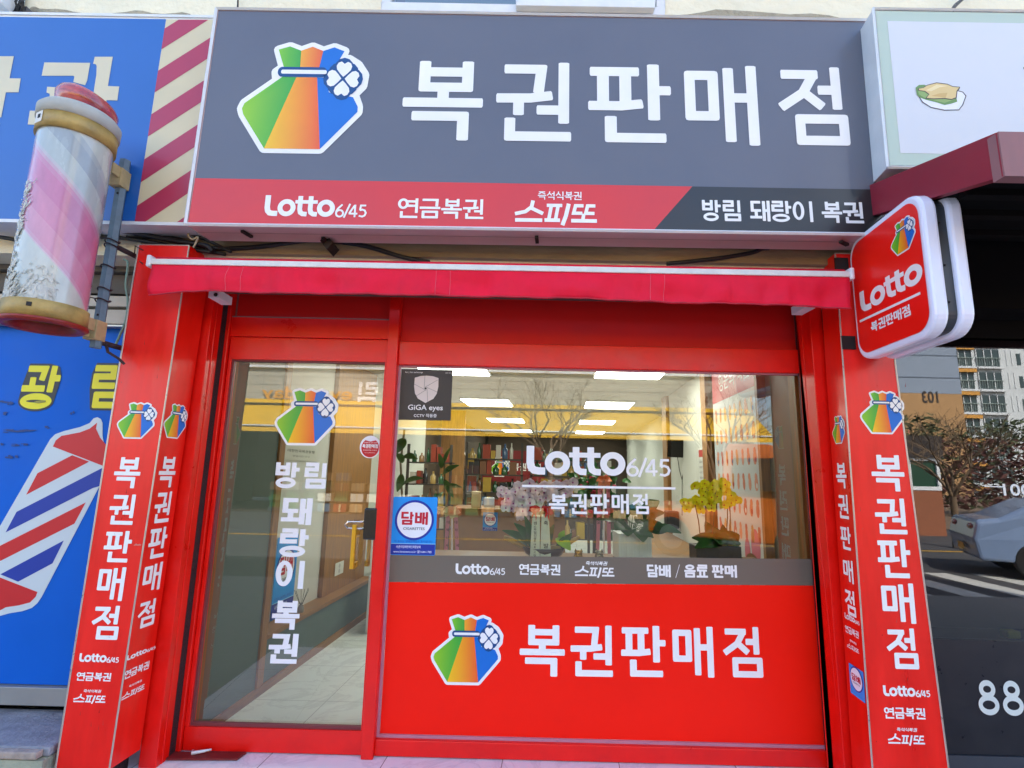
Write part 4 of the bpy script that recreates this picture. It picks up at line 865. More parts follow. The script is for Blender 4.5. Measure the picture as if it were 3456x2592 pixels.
for P, c in (([(332, 566), (350, 528), (385, 500), (500, 478), (560, 455), (607, 418), (600, 455), (625, 510), (700, 600), (690, 705), (640, 685)], RD), ([(236, 732), (452, 620), (558, 660), (166, 866)], RD), ([(106, 972), (700, 668), (665, 800), (580, 824), (38, 1100)], BL_),
             ([(-60, 1215), (536, 914), (466, 1045), (-60, 1310)], RD), ([(6, 1360), (400, 1150), (330, 1292), (116, 1406)], BL_), ([(-100, 1340), (236, 1470), (225, 1500), (190, 1535), (120, 1553), (40, 1565), (-100, 1640)], RD)):
    A.px(P, c, 2, **K)
YW, DK = (236, 226, 20), (44, 44, 50)
B = A.pxb(63, 1233, 214, 1376)
def outl(ch, B, w): 
    u0, v0, w_, h_ = B
    def mp(polys): return polys
    A.put(glyph(ch, w+.10, 1.05), DK, 1, B); A.put(glyph(ch, w, 1.05), YW, 2, B)
outl('광', B, .155); outl('림', A.pxb(298, 1234, 448, 1376), .155)
rnd = random.Random(11)   # scuffs where older lettering was scraped away
for cx, cy, ww in ((40, 290, 80), (75, 296, 40), (230, 290, 90), (40, 360, 25), (150, 465, 160), (60, 470, 60), (300, 445, 20), (20, 550, 16), (120, 555, 60), (165, 550, 30), (60, 630, 50), (110, 630, 20), (455, 355, 18)):
    for k in range(5):
        x = cx+rnd.uniform(-.5, .5)*ww; y = cy+rnd.uniform(-7, 7); a_ = rnd.uniform(6, 22)*ww/60+3; b_ = rnd.uniform(2, 7)
        A.px([(x+a_*math.cos(t)*rnd.uniform(.6, 1.2), y+b_*math.sin(t)*rnd.uniform(.5, 1.3)) for t in [i*.785 for i in range(8)]], (10, 52, 120) if cx != 230 else (150, 145, 50), 3.5+.2*k+.01*cx % 1, **K)
A.build('window_film', PRINT, bw)
obj('sill', MB().box(-5.2, -1.99, -.08, -.02, PY(200, 2385, -.08).z, zb2-.004), mat('dull aluminium sill', (160, 160, 156), .45, metal=.3, var=.08, vs=5), bw, bevel=.003)
gran = mat('worn grey granite', (150, 150, 156), .85, var=.28, vs=14, bump=.35, bs=60)
st_ = emp('stone_step', label='worn grey granite step below the barber window', category='step')
g0 = .185; obj('slab', MB().box(-5.2, -2.085, -.40, -.03, g0-.04, g0), gran, st_, bevel=.008)
obj('edge_stone', MB().box(-5.2, -2.11, -.44, -.401, g0-.035, g0-.004), mat('pinkish edge stone', (176, 160, 148), .9, var=.25, vs=18, bump=.5, bs=40), st_, bevel=.006)
obj('base', MB().box(-5.2, -2.085, -.43, -.03, -.17, g0-.041), mat('mossy pale concrete', (168, 172, 150), .9, var=.25, vs=9, bump=.4, bs=40), st_)
# ------------------------------------------------------------------ chicken shop on the right
cs = emp('restaurant_sign', label='pale restaurant fascia sign with a roast chicken on a plate, right of the lottery sign', category='sign')
CY = -.68; q0, q1 = PY(2994, 566, CY), PY(2945, 31, CY)
obj('cabinet', MB().hexa([q0, (4.6, CY, q0.z), (4.6, -.265, q0.z), (q0.x+.07, -.265, q0.z)], [q1, (4.6, CY, q1.z), (4.6, -.265, q1.z), (q1.x+.07, -.265, q1.z)]), WMET, cs)
FC = Frame((0, CY, 0), (1, 0, 0), (0, 0, 1), (0, -1, 0), .002); A = Art(FC)
zz = (q0.z+.012, q1.z-.012)
A.put([[(q0.x+.012, zz[0]), (4.59, zz[0]), (4.59, zz[1]), (q1.x+.012, zz[1])]], (186, 204, 190), 1)
a, b = A.fr.loc(3037, 518), A.fr.loc(2993, 73); A.put([[(a[0], a[1]), (4.5, a[1]), (4.5, b[1]), (b[0], b[1])]], (214, 218, 224), 2)
K = dict(sc=.4522, ox=2850); OL = (70, 60, 62)
A.px([(545, 720), (575, 770), (640, 810), (740, 830), (850, 828), (880, 790), (905, 720), (880, 690), (700, 640)], OL, 3, **K); A.px([(552, 722), (580, 765), (642, 804), (740, 824), (846, 822), (872, 788), (896, 722), (875, 696), (700, 645)], (236, 238, 246), 3.5, **K)
A.px([(525, 660), (550, 640), (590, 638), (640, 660), (830, 740), (835, 765), (790, 780), (740, 790), (680, 770), (600, 750), (560, 735), (535, 715)], (110, 150, 84), 4, **K); A.px([(540, 668), (590, 650), (820, 745), (740, 775), (600, 740), (548, 712)], (146, 176, 104), 4.5, **K)
A.px([(540, 668), (580, 658), (610, 640), (680, 622), (760, 632), (800, 650), (856, 655), (850, 672), (835, 690), (830, 740), (790, 752), (740, 745), (660, 748), (595, 742), (620, 712), (590, 690), (545, 684)], OL, 5, **K)
A.px([(546, 670), (582, 663), (612, 645), (680, 628), (758, 638), (800, 656), (848, 660), (828, 686), (822, 734), (790, 746), (740, 739), (660, 742), (605, 738), (626, 710), (594, 686), (550, 680)], (226, 200, 138), 5.5, **K)
A.px([(600, 682), (680, 640), (760, 650), (700, 660), (640, 690)], (240, 222, 170), 6, **K); A.px([(640, 722), (700, 705), (760, 700), (745, 738), (700, 730)], (210, 178, 112), 6, **K)
A.px([(1330, 505), (1420, 500), (1420, 520), (1330, 522)], (44, 40, 60), 3, **K); A.px([(1340, 575), (1360, 545), (1420, 530), (1420, 560), (1345, 605)], (44, 40, 60), 3, **K)
A.build('face', PRINT, cs)
ed = MB(); fo = Vector((0, -.005, 0)); ed.tube([q0+fo, q1+fo], .008, 4).tube([q1+fo, Vector((4.6, CY-.005, q1.z))], .008, 4).tube([q0+fo, Vector((4.6, CY-.005, q0.z))], .008, 4); obj('edge_trim', ed, WMET, cs)
cable('cable', [(3213, 36, -.68), (3222, 22, -.6), (3245, 0, -.5), (3290, -40, -.3)], -.5, .009, 'black cable running down to the top edge of the restaurant sign')
cable('cable', [(3213, 36, -.68), (3226, 14, -.6), (3262, -12, -.5), (3300, -60, -.3)], -.5, .007, 'second thinner black cable over the restaurant sign')
cable('cable', [(803, -20), (803, 10), (802, 27)], -.30, .005, 'short black wire above the left end of the lottery sign')
cn = emp('dark_red_canopy', label='dark red metal canopy projecting from the restaurant, black underside', category='canopy')
t0, t1, t2, t3 = Vector((1.800, -.45, 2.99)), Vector((1.722, -1.299, 2.721)), Vector((1.722, -1.299, 2.548)), Vector((1.800, -.45, 2.825))
obj('side_beam', MB().hexa([t0, t1, t1+Vector((.04, 0, 0)), t0+Vector((.04, 0, 0))], [t3, t2, t2+Vector((.04, 0, 0)), t3+Vector((.04, 0, 0))]), mat('faded dark red sheet', (148, 36, 54), .5, var=.12, vs=6), cn)
obj('front_beam', MB().box(1.7225, 4.8, -1.305, -1.26, 2.546, 2.7205), mat('faded pinkish sheet', (150, 104, 106), .6, var=.12, vs=6, stretch=(4, 1, .6)), cn)
obj('underside', MB().hexa([(1.762, -1.26, 2.60), (4.8, -1.26, 2.60), (4.8, -.24, 2.80), (1.86, -.24, 2.80)], [(1.762, -1.26, 2.64), (4.8, -1.26, 2.64), (4.8, -.24, 2.84), (1.86, -.24, 2.84)]), mat('black soffit', (12, 11, 13), .9, spec=.1), cn)
rb_ = MB()
for y_ in (-.5, -.8, -1.05): rb_.box(1.80, 4.8, y_-.02, y_+.02, 2.60-(y_+1.26)*-.19-.03, 2.60-(y_+1.26)*-.19)
obj('rib', rb_, mat('dark brown rib', (22, 18, 18), .9, spec=.1), cn)
ng = emp('restaurant_storefront', label='tinted restaurant window with a black lower panel carrying a white 88', category='storefront')
GY = -.10; gz = PY(3250, 1140, GY).z; gl0 = PY(3300, 2160, GY).z
obj('transom_panel', MB().box(2.02, 5, GY, GY+.04, gz+.0, 2.95).box(1.95, 5, -.30, -.262, 2.45, 2.86).box(1.95, 5, -.30, GY, 2.40, 2.45), mat('matt black panel', (12, 11, 13), .9, spec=.1), ng)  # black boxes over the wall added to darken the space below the canopy
obj('pane', MB().quad((2.02, GY, gl0), (5, GY, gl0), (5, GY, gz), (2.02, GY, gz)), glassmat('tinted restaurant glass', (.35, .36, .38), .14), ng)
obj('lower_panel', MB().box(2.02, 5, GY-.004, GY+.03, PY(3300, 2545, GY).z, gl0), mat('black lower film', (36, 37, 44), .35, var=.1, vs=14), ng)
obj('bottom_rail', MB().box(2.02, 5, GY-.012, GY+.04, -.0, PY(3300, 2548, GY).z), mat('slate grey rail', (62, 68, 78), .5), ng)
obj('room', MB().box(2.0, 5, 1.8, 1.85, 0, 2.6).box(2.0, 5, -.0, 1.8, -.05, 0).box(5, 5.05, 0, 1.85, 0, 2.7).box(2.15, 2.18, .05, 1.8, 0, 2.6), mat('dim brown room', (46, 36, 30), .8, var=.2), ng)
FN = Frame((0, GY-.004, 0), (1, 0, .0), (0, 0, 1), (0, -1, 0), .002); A = Art(FN)
def eight(x0):
    o = []
    pts = [(.60, .80), (.50, .95), (.30, .96), (.12, .84), (.10, .70), (.22, .58), (.50, .44), (.72, .30), (.78, .16), (.66, .04), (.40, 0), (.14, .06), (.04, .20), (.18, .34), (.44, .50), (.66, .66), (.74, .80), (.62, .90)]
    return [[(x0+x, y) for x, y in p] for p in ringp(.44, .74, .25, .19, .17, 30)+ringp(.44, .27, .34, .22, .17, 30)]
A.put(eight(0)+eight(1.0), (226, 236, 232), 1, (A.pxb(3290, 2297, 3460, 2412)[0], A.pxb(3290, 2297, 3460, 2412)[1], A.pxb(3290, 2297, 3386, 2412)[2], A.pxb(3290, 2297, 3375, 2412)[3]))
u0, v0, w_, h_ = A.pxb(3455, 2300, 3530, 2412); A.put(glyph('림', .14), (226, 236, 232), 1, (u0, v0+.02, w_, h_*.8))
A.build('number_lettering', VINYL, ng)
FN2 = Frame((0, GY, 0), (1, 0, .0), (0, 0, 1), (0, -1, 0), .002); A = Art(FN2)
A.text('100%', A.pxb(3381, 1632, 3530, 1676), (232, 236, 232), 1); a, b = A.fr.loc(3320, 1641), A.fr.loc(3382, 1643); A.put([[(a[0], a[1]-.003), (b[0], b[1]-.003), (b[0], b[1]+.003), (a[0], a[1]+.003)]], (226, 230, 228), 1)
A.build('pane_lettering', VINYL, ng)
p = PY(3420, 2140, .3); obj('yellow_sponge', MB().box(p.x-.05, p.x+.03, .28, .34, p.z-.022, p.z+.022), mat('lime yellow foam', (226, 232, 40), .8, var=.1), None, bevel=.01, label='lime yellow sponge on the restaurant window ledge', category='sponge')
obj('ledge', MB().box(2.2, 5, 0, .5, p.z-.06, p.z-.023), mat('dim ledge', (60, 50, 44), .7), ng)
# door mat sheet and its stopper on the porch
p = [PZ(570, 2536, .012), PZ(832, 2537, .012), PZ(800, 2560, .012), PZ(520, 2560, .012)]
obj('red_sheet', MB().prism([p[3], p[2], p[1], p[0]], (0, 0, -.009)), mat('dirty red sheet', (118, 26, 26), .6, var=.3, vs=14), None, label='dirty dark red metal sheet lying on the porch tiles under the door', category='sheet')
p = PZ(670, 2535, .02); obj('door_stopper', MB().tube([p+Vector((-.03, 0, 0)), p+Vector((-.02, -.02, 0)), p+Vector((.03, -.006, .004)), p+Vector((.06, .012, .004))], [.007, .009, .007, .004], 8), WMET, None, label='small white door stopper hook lying on the red sheet', category='door stopper')
# ------------------------------------------------------------------ inside the shop
H = 2.5
obj('shop_ceiling', MB().box(-1.9, 3.3, .07, 12.2, H, H+.1, fn=S), mat('white ceiling board', (176, 176, 166), .85), kind='structure')
inn = emp('shop_interior', label='white and oak lined inner walls of the lottery shop', category='interior walls')
X0 = -1.694
obj('left_board', MB().box(X0-.1, X0, .07, .61, 0, H, fn=S).box(X0-.1, X0, .69, 2.68, .0, .33, fn=S), TEAL, inn)
obj('white_wall', MB().box(X0-.17, X0-.14, .69, 5, .35, H, fn=S).box(1.66, 1.76, 1.95, 3.7, 0, H, fn=S).box(2.0, 2.1, 4.1, 11, 0, H, fn=S), INWH, inn)
obj('baseboard', MB().box(X0, X0+.015, .07, 2.7, 0, .055, fn=S), WOODH, inn)
obj('ledge', MB().box(X0-.14, X0+.012, .69, 2.68, .332, .362, fn=S), WOODH, inn)
obj('post', MB().box(X0-.12, X0+.012, .615, .685, .056, H, fn=S).box(X0-.02, X0+.01, .035, .068, 0, H, fn=S).box(1.60, 1.76, 1.78, 1.94, 0, H, fn=S).box(1.62, 1.78, 3.72, 4.0, 0, H, fn=S).box(1.655, 1.70, .04, .13, 0, H, fn=S).box(1.64, 1.70, .60, .645, 0, H, fn=S), WOOD, inn)
obj('oak_panel', MB().box(X0-.14, X0-.10, 1.72, 2.68, .365, H, fn=S).box(-1.25, -.85, 5.9, 6.0, 0, H), WOOD, inn)
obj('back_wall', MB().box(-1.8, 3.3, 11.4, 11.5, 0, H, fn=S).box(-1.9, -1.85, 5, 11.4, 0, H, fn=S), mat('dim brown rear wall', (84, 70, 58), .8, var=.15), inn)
obj('right_board', MB().box(1.70, 1.76, .13, .6, 0, H, fn=S), mat('olive grey door leaf', (118, 112, 92), .6, var=.1), inn)
PANEL = mat('lit ceiling panel', (255, 252, 246), .5, emit=4.0)
lf = WMET
base_l = None
for i, (y0_) in enumerate((1.75, 4.36, 7.0, 9.6)):
    for j, xx in enumerate((-1.19, .62)):
        lbl = ['nearest', 'second', 'third', 'farthest'][i]+' square ceiling light panel in the '+('left' if j == 0 else 'right')+' row of the shop'
        r_ = emp('ceiling_light', label=lbl, category='ceiling light', group='square ceiling light panels in the shop')
        obj('frame', MB().box(xx-.02, xx+.70, y0_-.02, y0_+.74, H-.012, H-.001, fn=S), lf, r_); obj('diffuser', MB().box(xx, xx+.68, y0_, y0_+.72, H-.018, H-.0125, fn=S), PANEL, r_)
# display shelf behind the window
obj('display_shelf', MB().box(-.66, 1.62, .10, .62, .925, .945).box(-.60, -.56, .12, .16, 0, .925).box(1.52, 1.56, .12, .16, 0, .925).box(-.60, -.56, .56, .60, 0, .925).box(1.52, 1.56, .56, .60, 0, .925), WOODH, None, bevel=.003, label='low oak display shelf right behind the wide window', category='shelf')
ZS = .945
LR = random.Random(17)
GRN = mat('glossy dark leaf', (44, 96, 40), .35, var=.3, vs=12); GRL = mat('light green leaf', (150, 200, 40), .4, var=.25, vs=12)
def leaf(mb, base, tip, wd, sag=.25, up_=None, n=7, fold=.25):
    wd *= 1.75; sag *= .8
    up_ = up_ or Vector((LR.uniform(-.7, .7), -1, LR.uniform(.1, 1.3)))
    base, tip = Vector(base), Vector(tip); d = tip-base; L_ = d.length; side = d.cross(up_)
    side = side.normalized() if side.length > 1e-5 else Vector((1, 0, 0)); nn = side.cross(d).normalized(); vs = []
    for i in range(n+1):
        t = i/n; c = base+d*t+nn*(math.sin(math.pi*t)*sag*L_); w_ = wd*math.sin(math.pi*min(t*.92+.06, 1))**.8*(1-.25*t)
        vs += [c-side*w_+nn*w_*fold, c, c+side*w_+nn*w_*fold]
    mb.add(vs, [(i*3+j, (i+1)*3+j, (i+1)*3+j+1, i*3+j+1) for i in range(n) for j in (0, 1)], 0, True)
def orchid(mb, c, r, nrm, rnd, cent):
    nrm = Vector(nrm).normalized(); a = nrm.cross(Vector((0, 0, 1))).normalized(); b = a.cross(nrm)
    for k, (ang, ln, wd) in enumerate(((90, 1, .42), (215, .95, .40), (325, .95, .40), (165, 1.0, .66), (15, 1.0, .66))):
        t = math.radians(ang+rnd.uniform(-6, 6)); d = a*math.cos(t)+b*math.sin(t); s_ = a*-math.sin(t)+b*math.cos(t); vs = [c]
        for q_ in range(9):
            f = math.pi*q_/8; vs.append(c+d*r*ln*(.5-.5*math.cos(f))*1.0+s_*r*wd*math.sin(f)*(1 if True else 1)+nrm*(r*.22*math.sin(f*.5)+.002*k))
        for q_ in range(7, 0, -1):
            f = math.pi*q_/8; vs.append(c+d*r*ln*(.5-.5*math.cos(f))-s_*r*wd*math.sin(f)+nrm*(r*.22*math.sin(f*.5)+.002*k))
        mb.add(vs, [(0, i, i+1) for i in range(1, len(vs)-1)], 0)
    cent.ell(c+nrm*.006, r*.17, r*.17, r*.17, 6)
def spray(root, stem_pts, fl, r, mt, ct, sm, rnd, nm='blossom_spray'):
    mb, ce = MB(), MB()
    for c in fl: orchid(mb, Vector(c), r*rnd.uniform(.85, 1.15), (rnd.uniform(-.5, .5), -1, rnd.uniform(-.3, .3)), rnd, ce)
    s = obj(nm, mb, mt, root, fix=False); obj('flower_centre', ce, ct, s); obj('stem', MB().tube(stem_pts, .0035, 5), sm, root)
rnd = random.Random(21)
# pink orchid in the driftwood pot
YO = .36
po = emp('pink_orchid', label='pink moth orchid in a driftwood trimmed bowl with red bows and white ribbons', category='potted orchid')
PK = mat('pale pink petal', (252, 232, 248), .55, var=.15, vs=30); PKC = mat('magenta orchid lip', (190, 70, 170), .5); STM = mat('brown green stem', (84, 76, 40), .6)
Pp = lambda px, py, y=YO: PY(px, py, y)
pot0 = Pp(1745, 1850)
for sx, pts in enumerate(([(1700, 1665), (1722, 1690), (1750, 1650), (1715, 1708)], [(1775, 1640), (1795, 1652), (1765, 1675), (1800, 1682), (1745, 1700)], [(1820, 1650), (1845, 1640), (1835, 1668), (1860, 1672), (1815, 1690)], [(1885, 1645), (1905, 1655), (1925, 1640), (1870, 1660), (1895, 1672)], [(1760, 1712), (1780, 1700), (1775, 1728), (1800, 1712), (1765, 1738)])):
    fl = []
    for px, py in pts:
        for k in range(4): fl.append(Pp(px+rnd.uniform(-14, 14), py+rnd.uniform(-12, 12), YO+rnd.uniform(-.05, .05)))
    px, py = pts[len(pts)//2]
    spray(po, [Pp(1800+sx*12, 1850), Pp(1790+sx*14, 1770), Pp((px+1800)/2+10, py+20), Pp(px, py, YO+.02)], fl, .032, PK, PKC, STM, rnd)
dk = mat('dark brown glazed bowl', (52, 34, 30), .3, var=.3, vs=9); dw = mat('yellow driftwood', (196, 164, 96), .6, var=.25, vs=14, bump=.3, bs=40)
c = Pp(1835, 1870); obj('bowl', MB().lathe([(.07, ZS), (.115, ZS+.03), (.135, ZS+.07), (.12, ZS+.072), (.1, ZS+.05)], (c.x, YO, 0), 24), dk, po)
obj('driftwood', MB().tube([Pp(1700, 1812), Pp(1725, 1822), Pp(1760, 1838), Pp(1800, 1846), Pp(1850, 1850), Pp(1900, 1846), Pp(1930, 1826), Pp(1955, 1812)], [.010, .018, .020, .016, .016, .018, .014, .011], 10), dw, po)
lm = MB()
for b_, t_, w_ in (((1790, 1845), (1695, 1790), .022), ((1800, 1850), (1735, 1765), .024), ((1790, 1850), (1770, 1740), .02), ((1880, 1850), (1930, 1800), .02), ((1850, 1850), (1870, 1770), .02)): leaf(lm, Pp(*b_), Pp(*t_, YO-.04), w_, .12)
obj('leaf', lm, GRN, po); lm = MB(); leaf(lm, Pp(1880, 1815), Pp(1925, 1858, YO-.08), .026, .1); leaf(lm, Pp(1890, 1820), Pp(1905, 1790, YO-.05), .014, .1); obj('leaf', lm, GRL, po)
rb2 = mat('white satin ribbon', (222, 230, 212), .45); rdb = mat('red ribbon bow', (236, 20, 26), .4, var=.2, vs=30)
YR = YO-.12
for x0, x1_, b0, b1, yt, txt in ((1797, 1822, 1788, 1822, 1738, '샘스하일건설주 대표이사 김'), (1828, 1852, 1823, 1860, 1736, '축 발전')):
    a, b, c, d = Pp(x0, yt, YR), Pp(x1_, yt, YR), Pp(b1, 1882, YR), Pp(b0, 1882, YR)
    rr = obj('ribbon', MB().hexa([d, c, c+Vector((0, .002, 0)), d+Vector((0, .002, 0))], [a, b, b+Vector((0, .002, 0)), a+Vector((0, .002, 0))]), rb2, po)
A = Art(Frame((0, YR, 0), (1, 0, 0), (0, 0, 1), (0, -1, 0), .001))
for t_, x, y, s_ in (('축', 1842, 1765, 15), ('발', 1843, 1842, 17), ('샘', 1806, 1765, 11), ('스', 1806, 1777, 9), ('하', 1806, 1787, 9), ('일', 1806, 1797, 9), ('건', 1806, 1807, 9), ('설', 1805, 1817, 9), ('주', 1805, 1827, 8), ('대', 1805, 1837, 7), ('표', 1805, 1846, 7), ('이', 1804, 1855, 7), ('사', 1804, 1863, 7), ('김', 1804, 1873, 9)):
    A.text(t_, A.pxb(x-s_/2, y-s_/2, x+s_/2, y+s_/2), (40, 42, 46), 1)
A.build('ribbon_lettering', PRINT, po)
bw_ = MB()
for cx in (1805, 1848):
    for k in range(7):
        c = Pp(cx+rnd.uniform(-12, 12), 1722+rnd.uniform(-12, 10), YR-.01); bw_.ell(c, .017, .010, .014, 6, jit=.25)
    c = Pp(cx, 1724, YR-.012); leaf(bw_, c, Pp(cx-19, 1712, YR-.02), .010, .3); leaf(bw_, c, Pp(cx+19, 1714, YR-.02), .010, .3); leaf(bw_, c, Pp(cx-8, 1748, YR-.015), .004, .1); leaf(bw_, c, Pp(cx+4, 1758, YR-.015), .003, .1)
obj('bow', bw_, rdb, po)
# ribbed white pot with heart leaved plant
YP = .34
pp = emp('leafy_plant', label='dark green heart leaved plant in a ribbed white square pot', category='potted plant')
a, b = Pp(2086, 1800, YP), Pp(2200, 1808, YP); ct_ = (a.x+b.x)/2; hw = (b.x-a.x)/2; zt_ = Pp(2140, 1802, YP).z
mb = MB(); nr = 13
mb.box(ct_-hw+.004, ct_+hw-.004, YP+.004, YP+2*hw-.004, ZS, zt_-.002)
for k in range(nr): x = ct_-hw+2*hw*(k+.5)/nr; mb.box(x-hw/nr*.72, x+hw/nr*.72, YP-.0, YP+.0035, ZS, zt_)
obj('pot', mb, mat('white ribbed ceramic', (226, 232, 228), .3), pp, bevel=.0015)
lm = MB(); cc = Vector((ct_, YP+hw, zt_))
for (tx, ty, dy, w_) in ((2010, 1755, -.05, .022), (2075, 1790, -.1, .03), (2120, 1810, -.12, .034), (2170, 1830, -.14, .036), (2255, 1792, -.02, .028), (2300, 1800, -.08, .02), (2215, 1745, .04, .03), (2225, 1690, .03, .032), (2190, 1725, .0, .028), (2100, 1720, .04, .028), (2060, 1735, .08, .024), (2145, 1700, .08, .03), (2230, 1775, -.1, .024), (2130, 1765, -.08, .026), (2205, 1815, -.13, .02), (2080, 1765, .02, .026), (2170, 1760, .1, .03), (2110, 1785, -.1, .026), (2245, 1730, .1, .026)):
    tip = Pp(tx, ty, YP+.08+dy); m_ = cc.lerp(tip, .42)+Vector((0, 0, .03)); leaf(lm, m_, tip, w_, .16, fold=.18); lm.tube([cc+Vector((0, 0, -.01)), cc.lerp(m_, .5)+Vector((0, 0, .015)), m_], .0022, 5)
obj('leaf', lm, GRN, pp)
# yellow orchid
yo = emp('yellow_orchid', label='yellow orchid with broad dark leaves in a grey rectangular planter', category='potted orchid')
YY = .38; a, b = Pp(2350, 1842, YY), Pp(2502, 1842, YY)
obj('planter', MB().box(a.x, b.x, YY, YY+.14, ZS, a.z), mat('mottled grey planter', (92, 84, 86), .45, var=.3, vs=10), yo, bevel=.003)
YL = mat('yellow petal', (255, 240, 30), .55, var=.15, vs=20); YC = mat('orange lip', (210, 120, 20), .5)
for pts, b_ in (([(2348, 1637), (2365, 1650), (2380, 1640), (2395, 1660), (2372, 1668)], (2380, 1830)), ([(2410, 1640), (2398, 1680), (2412, 1692), (2390, 1700), (2402, 1712)], (2400, 1830)), ([(2430, 1650), (2440, 1640), (2455, 1660), (2446, 1632), (2425, 1675)], (2450, 1830)), ([(2310, 1690), (2328, 1700), (2345, 1690), (2362, 1702), (2322, 1712), (2365, 1720)], (2365, 1830)), ([(2470, 1692), (2482, 1685), (2462, 1680), (2450, 1700)], (2462, 1830))):
    fl = []
    for px, py in pts:
        for k in range(2): fl.append(Pp(px+rnd.uniform(-8, 8), py+rnd.uniform(-8, 8), YY+.05+rnd.uniform(-.05, .05)))
    px, py = pts[2]; spray(yo, [Pp(*b_, YY+.07), Pp((px+b_[0])/2+3, (py+1830)/2, YY+.06), Pp(px, py+10, YY+.06)], fl, .030, YL, YC, STM, rnd)
lm = MB(); c = Pp(2425, 1838, YY+.07)
for tx, ty, dy, w_ in ((2335, 1815, -.02, .03), (2345, 1850, -.08, .03), (2385, 1800, .0, .03), (2400, 1775, .04, .03), (2440, 1770, .04, .034), (2455, 1800, -.06, .034), (2432, 1838, -.12, .03), (2470, 1795, .0, .034), (2500, 1835, -.05, .03), (2495, 1805, .05, .03), (2380, 1760, .06, .024), (2485, 1840, -.1, .026)):
    leaf(lm, c, Pp(tx, ty, YY+.07+dy), w_, .2, fold=.2)
obj('leaf', lm, GRN, yo)
# golden cats
for k, (px, lb) in enumerate(((1952, 'golden cat figurine beside the driftwood bowl'), (2022, 'pale cat figurine between the golden cat and the ribbed pot'))):
    g = emp('cat_figurine', label=lb, category='figurine'); p = Pp(px, 1866, .22); mt_ = mat('gold glaze' if k == 0 else 'pale bronze glaze', (196, 150, 40) if k == 0 else (168, 156, 132), .25, metal=.6, var=.2, vs=40)
    mb = MB().ell((p.x, .22, p.z-.02), .026, .02, .03, 12).ell((p.x, .215, p.z+.0), .024, .018, .017, 12)
    for s_ in (-1, 1): mb.lathe([(.009, 0), (.0005, .018)], (p.x+s_*.017, .215, p.z+.008), 8)
    obj('body', mb, mt_, g)
# rubber plant at the left end
rp = emp('rubber_plant', label='tall yellow edged rubber plant in a white pot at the left end of the window', category='potted plant')
p = Pp(1362, 1870, .7); obj('pot', MB().lathe([(.09, .5), (.12, .75), (.115, .75), (.1, .70), (.01, .70)], (p.x, .7, 0), 20), WMET, rp)
tk = MB().tube([(p.x, .7, .7), Pp(1358, 1700, .7), Pp(1352, 1560, .7), Pp(1365, 1450, .7)], .008, 6); obj('stem', tk, mat('pale bark', (150, 140, 116), .8), rp)
lm, le = MB(), MB()
for bx, by, tx, ty, w_ in ((1356, 1640, 1430, 1615, .035), (1356, 1600, 1340, 1660, .03), (1362, 1560, 1335, 1530, .03), (1365, 1480, 1340, 1530, .04), (1362, 1540, 1410, 1550, .03), (1360, 1700, 1400, 1680, .03), (1360, 1730, 1325, 1700, .03), (1500, 1640, 1560, 1645, .022), (1495, 1600, 1550, 1570, .03), (1490, 1580, 1480, 1530, .03), (1500, 1620, 1530, 1680, .03), (1500, 1560, 1520, 1510, .02), (1495, 1660, 1470, 1700, .02)):
    y_ = .7 if bx < 1450 else 1.4; leaf(lm, Pp(bx, by, y_), Pp(tx, ty, y_-.05), w_*.6, .15)
tk2 = MB().tube([Pp(1500, 1900, 1.4), Pp(1500, 1560, 1.4)], .008, 6); obj('stem', tk2, STM, rp); obj('leaf', lm, mat('mid green leaf', (80, 120, 60), .35, var=.3, vs=12), rp)
# congratulation ribbon stands and goods
for k, (px, y_, lab) in enumerate(((1525, 1.2, 'pink lettered ribbon pair hanging from the stand left of the counter'), (2038, 1.6, 'pink lettered ribbon pair under an orange bow behind the window lettering'))):
    g = emp('ribbon_stand', label=lab, category='ribbon stand')
    pinkr = mat('pink ribbon', (214, 130, 150), .5); top = 1735 if k == 0 else 1630
    mb = MB()
    for s_ in (-14, 12):
        a, b = Pp(px+s_-5, top, y_), Pp(px+s_+8, top, y_); c, d = Pp(px+s_*1.6+6, 1885, y_), Pp(px+s_*1.6-6, 1885, y_); mb.hexa([d, c, c+Vector((0, .003, 0)), d+Vector((0, .003, 0))], [a, b, b+Vector((0, .003, 0)), a+Vector((0, .003, 0))])
    obj('ribbon', mb, pinkr, g); mb = MB(); c = Pp(px, top-6, y_-.01)
    for q_ in range(8): leaf(mb, c, c+Vector((math.cos(q_*.785)*.07, -.02, math.sin(q_*.785)*.05)), .02, .3)
    obj('bow', mb, mat('orange bow', (220, 100, 40), .5) if k else mat('cream bow', (206, 200, 150), .5), g)
    A = Art(Frame((0, y_, 0), (1, 0, 0), (0, 0, 1), (0, -1, 0), .002))
    for s_ in (-12, 14):
        for q_, ch in enumerate('대박나세요'): A.text(ch, A.pxb(px+s_*(1+.12*q_)-5, top+22+q_*26, px+s_*(1+.12*q_)+5, top+33+q_*26), (60, 40, 50), 1)
    A.build('ribbon_lettering', PRINT, g); obj('pole', MB().tube([Pp(px, top, y_+.03), Pp(px, 1990, y_+.03)], .008, 6), WMET, g)
